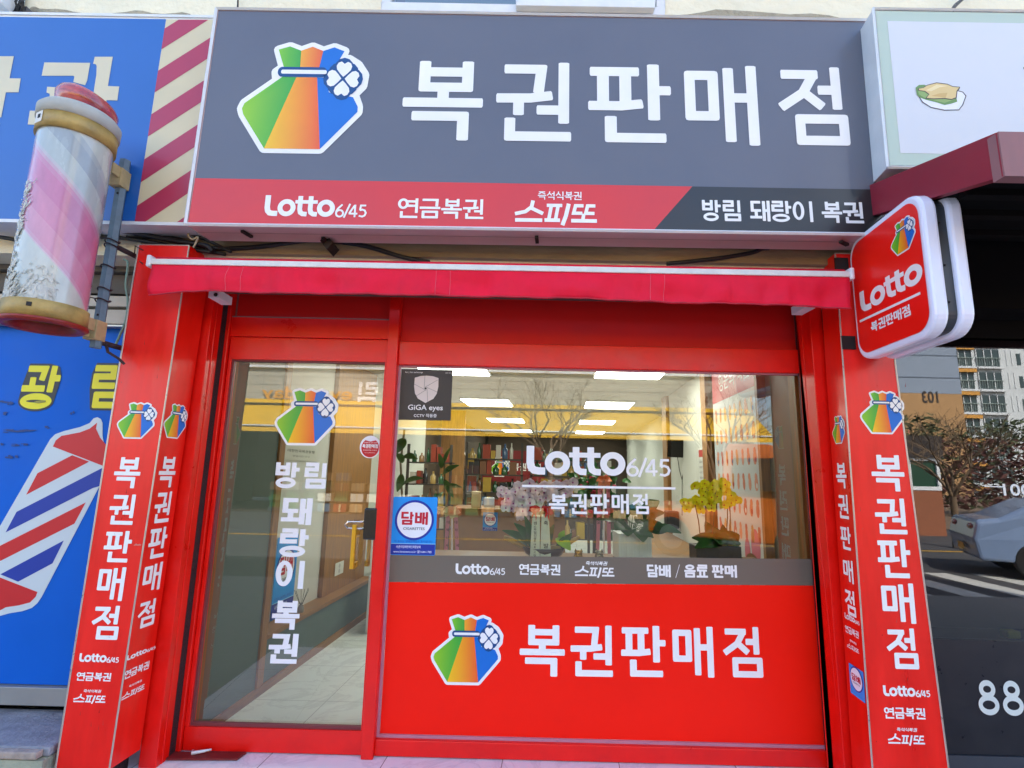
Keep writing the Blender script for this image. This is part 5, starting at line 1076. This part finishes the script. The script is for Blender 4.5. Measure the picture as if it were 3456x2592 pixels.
# brown counter with tobacco sticker
ctr_z = 0
ctr = emp('brown_counter', label='brown wooden service counter facing the window', category='counter')
y_ = 2.2; a, b = Pp(1590, 1716, y_), Pp(1908, 1716, y_)
obj('body', MB().box(a.x-.15, b.x, y_, y_+.5, 0, a.z-.03), mat('brown laminate', (150, 112, 74), .6, var=.12, vs=4), ctr); obj('top', MB().box(a.x-.18, b.x+.02, y_-.02, y_+.52, a.z-.03, a.z), WOODH, ctr); ctr_z = a.z
A = Art(Frame((0, y_, 0), (1, 0, 0), (0, 0, 1), (0, -1, 0), .003)); tobacco(A, A.pxb(1629, 1728, 1680, 1792)); A.build('tobacco_sticker', PRINT, None, label='small blue tobacco sticker on the front of the brown counter', category='sticker')
# oak desk on the right, speaker, television
dsk = emp('oak_desk', label='pale oak desk along the right hand wall', category='desk')
obj('desk_top', MB().box(1.03, 1.62, .85, 3.6, .74, .77, fn=S), WOODH, dsk); obj('desk_panel', MB().box(1.05, 1.08, .9, 3.55, 0, .739, fn=S), WOODH, dsk)
p = Pp(2273, 1755, 3.2); obj('speaker', MB().box(p.x-.07, p.x+.07, 3.2, 3.35, p.z-.1, p.z+.1), mat('black speaker box', (20, 20, 22), .5), None, bevel=.015, label='small black speaker standing on the oak desk', category='speaker')
tv = emp('television', label='black wall television high on the right with its cables hanging down', category='television')
c = Pp(2298, 1514, 3.0); obj('screen', MB().ob(c, (.15, .05, 0), (-.01, .03, .004), (0, -.02, .10)), mat('glossy black screen', (12, 10, 12), .15), tv, bevel=.004)
cb = MB()
for s_ in (-12, 12): cb.tube([Pp(2298+s_, 1540, 3.05), Pp(2300+s_*.5, 1590, 3.05), Pp(2302, 1620, 3.05), Pp(2302, 1740, 3.05)], .004, 5)
obj('cable', cb, CABLE, tv)
# white cabinet low by the door
obj('white_cabinet', MB().box(-1.31, -.75, 1.98, 2.5, 0, .50), WMET, None, bevel=.006, label='low white cabinet seen past the door edge', category='cabinet')
# left wall poster, outlet, reed diffuser
LW = Frame((X0-.139, 0, 0), (SK, 1, 0), (0, 0, 1), (1, -SK, 0), .003)
A = Art(LW); B = LW.box(912, 1792, 1010, 2090); tobacco(A, B); A.build('tobacco_poster', PRINT, None, label='large blue tobacco poster on the inner wall left of the door', category='poster')
LO = Frame((X0-.0995, 0, 0), (SK, 1, 0), (0, 0, 1), (1, -SK, 0), .003); A = Art(LO); bu, bv, bw2, bh = LO.box(1128, 1890, 1160, 1945); bw2 = max(bw2, .075); A.put([rrect(bu, bv, bu+bw2, bv+bh, .006)], (226, 226, 216), 1); A.put([disc(bu+bw2/2, bv+bh*.3, .02)], (190, 190, 182), 2); A.put([disc(bu+bw2/2, bv+bh*.7, .02)], (190, 190, 182), 2); A.build('wall_outlet', PRINT, None, label='white double wall outlet above the oak ledge', category='outlet')
df = emp('reed_diffuser', label='small glass reed diffuser with black sticks on the oak ledge', category='diffuser'); p = S(X0-.05, 1.25, .362)
obj('bottle', MB().lathe([(.02, 0), (.022, .03), (.018, .05), (.008, .056), (.008, .07)], p, 16), mat('clear bottle glass', (190, 196, 190), .1, trans=.6), df)
st = MB()
for k in range(6): st.tube([p+Vector((0, 0, .04)), p+Vector((.05*math.cos(k), .05*math.sin(k*1.3), .17))], .0016, 5)
obj('reed', st, BLACK, df)
A = Art(Frame((X0-.139, 0, 0), (SK, 1, 0), (0, 0, 1), (1, -SK, 0), .004)); bu, bv, bw2, bh = LW.box(957, 1490, 1075, 1560); A.put([[(bu, bv), (bu+bw2, bv), (bu+bw2, bv+bh), (bu, bv+bh)]], (206, 208, 196), 1); A.text('대한민국복권동행', (bu+.1*bw2, bv+bh*.45, bw2*.8, bh*.16), (90, 96, 90), 2); A.text('영업시간 안내', (bu+.25*bw2, bv+bh*.2, bw2*.5, bh*.1), (140, 146, 138), 2)
A.build('paper_notice', PRINT, None, label='pale paper notice on the white wall behind the door emblem', category='notice')
# pig sticker poster on the right wall (figures left as plain blobs)
RW = Frame((1.655, 0, 0), (-SK, -1, 0), (0, 0, 1), (-1, SK, 0), .002); A = Art(RW)
def ru(px, py):
    q_ = PX(px, py, (1.655, 0, 0)); return ((q_-RW.o).dot(RW.u), q_.z)
TLc, BRc = ru(2405, 1250), ru(2560, 1850)
pu0, pu1 = -1.72, -.66
A.put([[(pu0, .60), (pu1, .60), (pu1, H-.02), (pu0, H-.02)]], (206, 210, 212), 1); A.put([[(pu0, 2.12), (pu1, 2.12), (pu1, H-.02), (pu0, H-.02)]], (190, 44, 60), 2)
A.text('행운의 복권', (pu0+.2, 2.2, .75, .16), (236, 226, 226), 3)
rnd = random.Random(8)
for r_ in range(7):
    for k in range(8):
        cx, cy = pu0+.09+k*.127, 1.98-r_*.185
        if cy < .9: continue
        c = rnd.choice([(216, 130, 96), (226, 150, 120), (200, 110, 90), (220, 160, 100)])
        A.put([disc(cx, cy, .036*rnd.uniform(.7, 1.1), .05, 12)], c, 2); A.put([disc(cx+rnd.uniform(-.01, .01), cy+.05, .026, .028, 10)], c, 2.6)
        if rnd.random() < .4: A.put([disc(cx+.012, cy-.012, .016, .02, 8)], rnd.choice([(90, 110, 150), (230, 230, 230), (180, 40, 50)]), 3.2)
A.put([disc(pu1-.16, .98, .09, .13, 20)], (214, 110, 130), 2); A.put([disc(pu1-.33, .93, .06, .1, 20)], (206, 104, 124), 2.5); A.put([disc(pu1-.24, .86, .14, .07, 20)], (120, 80, 50), 3)
A.build('sticker_poster', PRINT, None, label='tall white poster with rows of pink stickers under a red heading on the right wall', category='poster')
A = Art(Frame((1.655, 0, 0), (-SK, -1, 0), (0, 0, 1), (-1, SK, 0), .003)); A.put([[(-2.3, 1.1), (-2.05, 1.1), (-2.05, 1.75), (-2.3, 1.75)]], (214, 214, 206), 1); A.put([[(-2.28, 1.66), (-2.07, 1.66), (-2.07, 1.73), (-2.28, 1.73)]], (190, 60, 50), 2)
for k in range(9): A.text('당첨번호 안내', (-2.27, 1.60-k*.05, .18, .02), (110, 110, 116), 2)
A.build('paper_notice', PRINT, None, label='long white notice sheet with a red heading beside the television', category='notice')
# red poster and stocked shelves deep inside
A = Art(Frame((0, 6.3, 0), (1, 0, 0), (0, 0, 1), (0, -1, 0), .003)); A.put([[(-.55, 1.3), (.55, 1.3), (.55, 1.85), (-.55, 1.85)]], (120, 20, 24), 1); bag(A, (-.42, 1.38, .36, .36), 2); A.line('복권판매', (-.02, 1.5, .5, .13), WHITE, 2)
A.build('red_banner', PRINT, None, label='dim red lottery banner hanging deep inside the shop', category='banner')
shf = mat('dark metal shelf', (60, 56, 52), .6)
GC = [(150, 60, 40), (180, 150, 90), (60, 90, 130), (190, 186, 176), (50, 96, 60), (150, 112, 74), (180, 150, 60), (40, 44, 50), (120, 84, 60), (30, 80, 50)]
for k, (x0, x1_, yy, zs_, sz, lb) in enumerate(((-1.05, .3, 6.9, (.3, .7, 1.1, 1.5), 1, 'stocked metal shelf deep in the shop behind the red banner'), (.5, 1.9, 6.6, (.3, .7, 1.1, 1.5), 1, 'stocked metal shelf deep in the shop, right of the red banner'),
        (-.62, .12, 3.7, (.95, 1.2, 1.42, 1.62), .5, 'crowded goods shelf behind the brown counter, left half'), (.22, 1.0, 3.9, (.95, 1.2, 1.42, 1.62), .5, 'crowded goods shelf behind the brown counter, right half'), (-1.25, -.72, 3.1, (.8, 1.05, 1.3, 1.55), .5, 'narrow goods rack against the oak panel left of the counter'))):
    g = emp('goods_shelf', label=lb, category='shelf'); mb = MB()
    for z in zs_: mb.box(x0, x1_, yy, yy+.3, z, z+.015)
    for x in (x0, x1_-.03): mb.box(x, x+.03, yy+.0, yy+.03, 0, zs_[-1]+.22)
    obj('rack', mb, shf, g); rnd = random.Random(k)
    for zi, z in enumerate(zs_):
        z += .0155; x = x0+.04; hm_ = (zs_[1]-zs_[0])*.85
        while x < x1_-.12:
            w_ = rnd.uniform(.07, .18)*(sz*.8+.2); c = rnd.choice(GC); h_ = rnd.uniform(.45, 1)*hm_
            if c[1] > c[0]+20 or rnd.random() < .25: obj('bottle', MB().lathe([(w_*.4, 0), (w_*.4, h_*.6), (w_*.14, h_*.78), (w_*.14, h_), (.001, h_)], (x+w_/2, yy+.08, z), 8), mat('goods bottle %d' % c[0], c, .2, coat=.4), g)
            else: obj('carton', MB().box(x, x+w_, yy+.03, yy+.2, z, z+h_), mat('goods carton %d' % c[0], c, .6), g)
            x += w_+.01
# bits and pieces on the counter and hanging cards
rnd = random.Random(31)
for k, (px, w_, h_, c, lb) in enumerate(((1605, .09, .16, (190, 170, 130), 'beige carton on the left end of the brown counter'), (1650, .10, .10, (200, 196, 186), 'low white carton on the brown counter'), (1700, .08, .20, (120, 40, 36), 'tall dark red carton on the brown counter'), (1885, .08, .14, (60, 84, 110), 'blue grey carton at the right end of the brown counter'))):
    p = Pp(px, 1716, 2.3); g = obj('counter_carton', MB().box(p.x-w_/2, p.x+w_/2, 2.3, 2.42, ctr_z, ctr_z+h_), mat('counter goods %d' % c[0], c, .6), None, bevel=.004, label=lb, category='carton')
fs_ = emp('flower_stand', label='tiered green and red congratulation flower stand behind the window lettering', category='flower stand')
mb, fm_ = MB(), MB(); LRs = random.Random(3)
for k in range(120):
    c = Pp(2010+rnd.gauss(0, 34), 1650+rnd.gauss(0, 42), 2.0+rnd.uniform(-.15, .15)); d = Vector((rnd.uniform(-1, 1), -.3, rnd.uniform(-.6, 1))).normalized()*.09; leaf(mb, c, c+d, .018, .2)
    if k % 3 == 0: fm_.ell(c+Vector((0, -.05, 0)), .022, .022, .018, 6, jit=.2)
obj('leaf', mb, GRN, fs_); obj('blossom', fm_, mat('crimson blossom', (170, 30, 60), .6, var=.3, vs=20), fs_); obj('stand', MB().tube([Pp(2010, 1650, 2.05), Pp(2005, 1990, 2.05)], .02, 6), shf, fs_)
# ------------------------------------------------------------------ across the street (mirrored by the panes)
def V(px, py, d, yg=0): P = PY(px, py, d); return Vector((P.x, 2*yg-P.y, P.z))
OD = 17.0
zv = lambda py, px=1900, d=OD: V(px, py, d).z
z_cor, z_wall, z_aw, z_av, z_lo = zv(1263), zv(1377), zv(1404), zv(1458, d=15.03), zv(1478, d=15.03)
mart = emp('grocery_market', label='beige grocery market across the street with a long yellow awning', category='building')
obj('wall', MB().box(-13, 9.2, -OD-8, -OD, z_wall-.3, z_cor+.02), mat('beige tiled wall', (178, 174, 158), .8, var=.05), mart)
jt = MB()
for k in range(15): x = -13+k*1.55; jt.box(x, x+.02, -OD, -OD+.004, z_wall, z_cor)
for k in range(1, 4): z = z_wall+(z_cor-z_wall)*k/4; jt.box(-13, 9.2, -OD, -OD+.005, z, z+.02)
obj('wall_joint', jt, mat('beige joint', (140, 136, 122), .9), mart)
cg = MB()
for k in range(150): x = -13+k*.148; cg.box(x, x+.10, -OD, -OD+.10, z_cor+.1, z_cor+.75)
obj('corrugated_fascia', cg, mat('corrugated tan metal', (168, 156, 134), .5, metal=.2), mart); obj('parapet', MB().box(-13, 9.2, -OD-8, -OD-.0, z_cor+.03, z_cor+.72).box(-13, 9.2, -OD, -OD+.14, z_cor+.0, z_cor+.09), WMET, mart)
obj('dark_interior', MB().box(-13, 9.2, -OD-6, -OD-5.9, 0, z_wall-.3).box(-13, 9.2, -OD-5.9, -OD, -.22, -.15).box(-13, -12.8, -OD-6, -OD, -.2, z_wall).box(9.0, 9.2, -OD-6, -OD, -.2, z_wall), mat('dim market interior', (60, 50, 44), .8), mart)
AWY = mat('yellow awning fabric', (214, 168, 20), .75, var=.12, vs=2, bump=.3, bs=6)
awm = emp('yellow_awning', label='long yellow fabric awning of the market across the street', category='awning')
mb = MB(); N = 60; vs = []
for i in range(N+1):
    x = -12+21*i/N
    for j in range(7): t = j/6; vs.append((x, -OD+.05+1.9*t, z_wall+.1-(z_wall+.1-z_av)*t+.03*math.sin(i*1.7+t*3)*t))
    vs.append((x+.02*math.sin(i), -OD+1.97, z_lo))
mb.add(vs, [(i*8+j, (i+1)*8+j, (i+1)*8+j+1, i*8+j+1) for i in range(N) for j in range(7)], 0, True); obj('cloth', mb, AWY, awm)
obj('front_rod', MB().tube([(-12, -OD+1.97, z_av), (9, -OD+1.97, z_av)], .03, 8), WMET, awm)
obj('hanging_rail', MB().tube([(-12, -OD+.55, z_wall-.15), (9, -OD+.55, z_wall-.15)], .04, 6), mat('dark awning rail', (60, 50, 30), .7), awm)
# standing letters over the awning
FE = Frame((0, -OD+.12, 0), (-1, 0, 0), (0, 0, 1), (0, 1, 0), .01); A = Art(FE)
a, b = V(1188, 1358, OD-.1), V(880, 1368, OD-.1); hgt = V(1000, 1322, OD).z-V(1000, 1368, OD).z
A.text('everyday', (-a.x, a.z-.05, abs(b.x-a.x), hgt*1.15), (226, 160, 50), 1)
A.put(glyph('림', .13), WHITE, 1, (-a.x-1.0, a.z-.1, .8, .9)); A.build('sign_letters', PRINT, mart)
# produce crates, bottles and cartons under the awning
rnd = random.Random(4)
gsrc = {}
def crate_src(c, kind):
    k = (c, kind)
    if k in gsrc: return gsrc[k]
    if kind == 'carton':
        o = emp('carton_box', label='cardboard carton stacked on the market front display', category='carton', group='cartons stacked under the yellow awning')
        obj('box', MB().box(-.24, .24, -.2, .2, 0, .3), mat('goods %d %d' % c[:2], c, .7), o); obj('tape', MB().box(-.03, .03, -.201, .201, .0, .301), mat('carton tape', (200, 180, 140), .5), o)
    else:
        o = emp('bottle_crate', label='crate of green bottles on the market front display', category='crate', group='bottle crates under the yellow awning')
        obj('crate', MB().box(-.24, .24, -.2, .2, 0, .12), mat('goods %d %d' % c[:2], c, .6), o); mb = MB()
        for i in range(5):
            for j in range(3): mb.lathe([(.035, .1), (.035, .26), (.014, .33), (.014, .38), (.001, .38)], (-.18+i*.09, -.12+j*.12, 0), 8)
        obj('bottle', mb, mat('green bottle glass', (30, 110, 60), .15, coat=.5), o)
    gsrc[k] = (o, [True]); return gsrc[k]
for col in range(26):
    x = -9+col*.62
    for lvl in range(rnd.choice([2, 3, 4, 5])):
        kind = 'crate' if rnd.random() < .35 else 'carton'; c = rnd.choice([(176, 140, 96), (190, 160, 116), (200, 196, 180), (150, 60, 40), (60, 110, 140)]) if kind == 'carton' else rnd.choice([(40, 100, 60), (50, 60, 70)])
        o, first = crate_src(c, kind); loc = (x, -OD-.2+rnd.uniform(-.05, .05), -.15+lvl*.385)
        if first[0]: o.location = loc; first[0] = False
        else: copy_tree(o, None, loc)
# bare street trees
def bare_tree(x, y, h, seed, lb, spread=.85, grp='bare street trees across the road'):
    rnd = random.Random(seed); tr = MB(); crown = MB()
    def grow(p, d, L_, r, dep, mb):
        n_ = 3; pts = [p]; rs = [r]
        for i in range(n_): d = (d+Vector((rnd.gauss(0, .12), rnd.gauss(0, .12), rnd.gauss(0, .05)+.03))).normalized(); pts.append(pts[-1]+d*L_/n_); rs.append(r*(1-.3*(i+1)/n_))
        mb.tube(pts, rs, 5 if dep > 2 else 3, cap=False)
        if dep == 0: return
        for k in range(3 if dep > 1 else 4):
            a = rnd.uniform(0, 6.28); sp = rnd.uniform(.3, .75)*spread*1.6; ax = Vector((math.cos(a), math.sin(a), 0)); nd = (d+ax*sp).normalized(); grow(pts[rnd.choice([2, 3, 3])], nd, L_*rnd.uniform(.62, .82), r*.58, dep-1, crown)
    base = Vector((x, y, -.2)); tr.tube([base, base+Vector((.03, 0, h*.18)), base+Vector((0, .04, h*.34))], [.11, .085, .07], 8)
    for k in range(4): a = k*1.57+rnd.uniform(-.4, .4); grow(base+Vector((0, .04, h*.33)), Vector((math.cos(a)*.5, math.sin(a)*.5, 1)).normalized(), h*.24, .045, 4, crown)
    t = emp('bare_tree', label=lb, category='tree', group=grp); bk_ = mat('grey brown bark', (120, 100, 78), .9, var=.2); obj('trunk', tr, bk_, t, fix=False); obj('crown', crown, bk_, t, fix=False)
a = V(1859, 1560, 12); bare_tree(a.x, a.y, 4.9, 5, 'bare young street tree in front of the yellow awning, nearer the barber side')
a = V(2410, 1560, 10); bare_tree(a.x, a.y, 4.4, 9, 'bare young street tree behind the orange truck')
a = V(3215, 1700, 11, -.1); bare_tree(a.x, a.y, 3.8, 14, 'bare twiggy tree beside the brick guard booth')
# orange van
def vehicle(name, label, cat, loc, rz, prof, half, mt, win, glass_z, wheels, wr, extra=None):
    g = emp(name, label=label, category=cat); g.location = loc; g.rotation_euler = (0, 0, rz)
    mb = MB(); n_ = len(prof); secs = [(-half, .90), (-half*.92, 1.0), (half*.92, 1.0), (half, .90)]
    rings = []
    for y_, s_ in secs: rings.append([Vector((x, y_*(1-.16*max(0, (z-glass_z)/(.6))), .35+(z-.35)*(s_ if z > .4 else 1))) for x, z in prof])
    vs = [v for r_ in rings for v in r_]
    fs = [(i*n_+k, (i+1)*n_+k, (i+1)*n_+(k+1) % n_, i*n_+(k+1) % n_) for i in range(3) for k in range(n_)]+[tuple(range(n_))[::-1], tuple(range(3*n_, 4*n_))]
    mb.add(vs, fs); b = obj('body', mb, mt, g, bevel=.05)
    dg_ = mat('car glass', (26, 32, 38), .08, coat=.5)
    for w_ in win:
        pts = w_; mb = MB()
        for s_ in (-1, 1): mb.prism([Vector((x, s_*(half*(1-.16*max(0, (z-glass_z)/.6))+.002), z)) for x, z in pts], (0, s_*.006, 0))
        obj('side_window', mb, dg_, g)
    for wx in wheels:
        for s_ in (-1, 1):
            wm = obj('wheel', MB().tube([(wx, s_*(half-.16), wr), (wx, s_*(half+.01), wr)], wr, 24), mat('tyre rubber', (24, 24, 26), .8), g, bevel=.02); obj('rim', MB().tube([(wx, s_*(half+.0), wr), (wx, s_*(half+.018), wr)], wr*.62, 14), mat('alloy rim', (170, 174, 178), .3, metal=.8), wm)
    if extra: extra(g)
    return g
a = V(2560, 1850, 7); vz = -.22
def vx(g):
    obj('headlight', MB().ell((1.72, .62, .78), .06, .14, .11, 12).ell((1.72, -.62, .78), .06, .14, .11, 12), mat('clear headlight', (220, 224, 226), .1, coat=.8), g)
    obj('windscreen', MB().hexa([(1.42, -.62, 1.08), (1.42, .62, 1.08), (1.40, .62, 1.07), (1.40, -.62, 1.07)], [(1.03, -.56, 1.62), (1.03, .56, 1.62), (1.0, .56, 1.62), (1.0, -.56, 1.62)]), mat('car glass', (26, 32, 38), .08), g)
vehicle('orange_truck', 'small orange cab truck with a low empty bed parked opposite the shop', 'truck', (a.x+.28, a.y-1.75, vz), math.radians(35), [(-1.2, .35), (1.78, .3), (1.82, .7), (1.72, .98), (1.46, 1.06), (1.02, 1.70), (.7, 1.82), (.1, 1.84), (.02, 1.7), (0, .78), (-1.2, .76)], .80, mat('orange car paint', (196, 96, 18), .3, coat=.6), [[(.2, 1.1), (1.34, 1.1), (1.02, 1.6), (.2, 1.6)]], 1.05, (-.8, 1.05), .32, vx).scale = (1.3, 1.3, 1.3)
a = V(3330, 1900, 6.0, -.1)
def cx_(g):
    obj('tail_light', MB().ell((-2.2, .55, .88), .05, .2, .06, 12).ell((-2.2, -.55, .88), .05, .2, .06, 12), mat('red tail light', (130, 14, 22), .2, coat=.6), g)
    obj('rear_window', MB().hexa([(-1.86, -.62, 1.04), (-1.86, .62, 1.04), (-1.80, .62, 1.03), (-1.80, -.62, 1.03)], [(-1.25, -.52, 1.38), (-1.25, .52, 1.38), (-1.2, .52, 1.37), (-1.2, -.52, 1.37)]), mat('car glass', (26, 32, 38), .08), g)
    obj('number_plate', MB().box(-2.275, -2.262, -.18, .18, .42, .54), mat('yellow plate', (230, 180, 30), .4), g)
vehicle('blue_sedan', 'pale blue sedan passing on the road by the crosswalk', 'car', (a.x+3.0, a.y-.6, -.22), math.radians(28), [(-2.2, .3), (2.2, .3), (2.28, .62), (2.15, .78), (1.0, .95), (.25, 1.38), (-.6, 1.46), (-1.25, 1.40), (-1.85, 1.06), (-2.18, 1.02), (-2.26, .7)], .9, mat('pale blue car paint', (124, 146, 180), .25, coat=.8), [[(-1.5, 1.02), (.75, .98), (.2, 1.32), (-.6, 1.4), (-1.15, 1.35)]], .95, (-1.4, 1.4), .33, cx_)
cwk = MB()
for k in range(9): x = 3.2+k*.9; cwk.quad((x, -7.4, -.214), (x+.45, -7.4, -.214), (x+.45, -3.6-1.7, -.214), (x, -3.6-1.7, -.214))
obj('crosswalk_markings', cwk, mat('worn white road paint', (200, 200, 194), .7, var=.15), kind='structure')
obj('centre_line', MB().quad((-40, -10.6, -.214), (14, -10.6, -.214), (14, -10.45, -.214), (-40, -10.45, -.214)), mat('yellow road paint', (210, 160, 40), .7, var=.15), kind='structure')
# apartment blocks far behind
ap = emp('apartment_block', label='tall white apartment block with orange balcony bands and a grey blue end wall numbered 103', category='building')
D2 = 62; a, b, c = V(3040, 1330, D2, -.1), V(3246, 1330, D2, -.1), V(3700, 1330, D2+6, -.1)
gw = mat('grey blue end wall', (140, 154, 172), .8); bgw = mat('tan base wall', (178, 140, 96), .8)
zb_ = V(3150, 1328, D2, -.1).z; obj('end_wall', MB().hexa([(a.x-8, a.y, zb_), (b.x, b.y, zb_), (b.x, b.y-12, zb_), (a.x-8, a.y-12, zb_)], [(a.x-8, a.y, 52), (b.x, b.y, 52), (b.x, b.y-12, 52), (a.x-8, a.y-12, 52)]), gw, ap)
obj('base_wall', MB().hexa([(a.x-8, a.y, -1), (b.x, b.y, -1), (b.x, b.y-12, -1), (a.x-8, a.y-12, -1)], [(a.x-8, a.y, zb_-.02), (b.x, b.y, zb_-.02), (b.x, b.y-12, zb_-.02), (a.x-8, a.y-12, zb_-.02)]), bgw, ap)
gv = MB()
for k in range(13): z = zb_+2+k*2.9; gv.box(a.x-8, b.x-.01, a.y+.0, a.y+.05, z, z+.12)
obj('floor_line', gv, mat('thin floor line', (104, 116, 132), .8), ap)
FA = Frame((0, a.y, 0), (-1, 0, 0), (0, 0, 1), (0, 1, 0), .06); A = Art(FA); t = V(3142, 1352, D2, -.1); A.text('103', (-t.x-.9, t.z-.3, 2.0, 1.5), (60, 56, 56), 1); A.build('block_number', PRINT, ap)
b2 = Vector((b.x+.02, b.y-.02, 0)); Lx = 26
obj('facade', MB().box(b2.x, b2.x+Lx, b2.y-14, b2.y-1.2, -1, 52), mat('white apartment wall', (206, 212, 214), .8), ap)
cols_ = [(0, 3.0, 'o'), (3.2, 6.6, 'w'), (6.8, 9.6, 'n'), (9.9, 13.1, 'w'), (13.6, 17, 'o'), (17.2, 20.5, 'w'), (20.7, 24, 'w')]
gm, fm, rm, om = MB(), MB(), MB(), MB()
for fl in range(16):
    z = 1.2+fl*3.0
    for x0, x1_, k in cols_:
        X = b2.x+x0; Xe = b2.x+x1_; Y0 = b2.y-1.2
        if k == 'n': fm.box(X+.5, X+.65, Y0, Y0+.08, z+.4, z+2.4).box(X+1.2, X+1.35, Y0, Y0+.08, z+.4, z+2.4); gm.box(X+1.9, X+2.4, Y0, Y0+.06, z+.5, z+2.0); continue
        gm.box(X+.2, Xe-.2, Y0, Y0+.08, z+.3, z+2.4); w3 = (Xe-X-.4)/3
        for q_ in range(4): fm.box(X+.2+w3*q_-.05, X+.2+w3*q_+.05, Y0+.081, Y0+.16, z+.3, z+2.4)
        rm.box(X+.1, Xe-.1, Y0+.17, Y0+.30, z+1.25, z+1.33); 
        for q_ in range(10): rm.box(X+.15+(Xe-X-.3)*q_/10, X+.19+(Xe-X-.3)*q_/10, Y0+.2, Y0+.27, z+.3, z+1.249)
        fm.box(X, Xe, Y0, Y0+.5, z-.15, z+.05)
        if k == 'o': om.box(X+.0, Xe, Y0, Y0+.45, z-.65, z-.16)
obj('window', gm, mat('apartment glass', (62, 78, 80), .2), ap, kind='stuff'); obj('window_frame', fm, mat('white apartment trim', (214, 218, 220), .7), ap, kind='stuff'); obj('railing', rm, mat('pale green railing', (150, 166, 160), .6), ap, kind='stuff'); obj('balcony_band', om, mat('orange balcony band', (206, 150, 70), .7), ap)
# hedge, booth
hd = MB(); rnd = random.Random(2); h0 = V(3060, 1540, 24, -.1)
for i in range(13000):
    x = h0.x-4+rnd.random()*26; z = rnd.uniform(.2, 4.4+.5*math.sin(x)); y_ = h0.y+rnd.uniform(-1.6, 1.2); s_ = rnd.uniform(.08, .22); a_ = rnd.uniform(0, 3.14)
    d_ = Vector((math.cos(a_), math.sin(a_), rnd.uniform(-.8, .8)))*s_; e_ = Vector((rnd.uniform(-1, 1), rnd.uniform(-1, 1), 1)).normalized()*s_; c = Vector((x, y_, z)); hd.add([c-d_, c-e_*.4, c+d_, c+e_*.4], [(0, 1, 2, 3)], 1 if z > 3.7 else (0 if rnd.random() < .8 else 1))
obj('winter_hedge', hd, [mat('red brown twigs', (96, 60, 54), .9), mat('dull green leaves', (74, 84, 52), .8)], None, fix=False, label='tall red brown winter hedge on the bank behind the road', category='hedge', kind='stuff')
bt = emp('guard_booth', label='small brick guard booth with white window frames and a dark sign board', category='booth')
a = V(3140, 1735, 14, -.1); bx0, bx1, by_ = a.x-1.6, a.x+.45, a.y
zc = V(3140, 1655, 14, -.1).z; zd = V(3140, 1545, 14, -.1).z
obj('brick_base', MB().box(bx0, bx1, by_-2, by_, -.22, zc), mat('red brown brick', (150, 92, 64), .85, var=.25, vs=14), bt); obj('sign_board', MB().box(bx0-.1, bx1+.1, by_-2, by_+.1, zd, zd+.7), mat('dark board', (44, 40, 42), .7), bt); obj('pane', MB().box(bx0+.05, bx1-.05, by_-1.9, by_-.05, zc+.02, zd-.02), mat('dark green booth glass', (30, 70, 56), .15), bt)
mb = MB().box(bx0, bx1, by_-.04, by_+.02, zc, zc+.12).box(bx0, bx1, by_-.04, by_+.02, zd-.1, zd-.001)
for x in (bx0, (bx0+bx1)/2, bx1-.1): mb.box(x, x+.1, by_-.04, by_+.02, zc+.121, zd-.101)
obj('window_frame', mb, WMET, bt)
bank = mat('dry roadside soil', (120, 100, 80), .9, var=.2, vs=3)
obj('roadside_bank', MB().quad((7, -60, -.20), (60, -60, -.20), (60, -19, -.20), (7, -16, -.20)), bank, kind='structure')
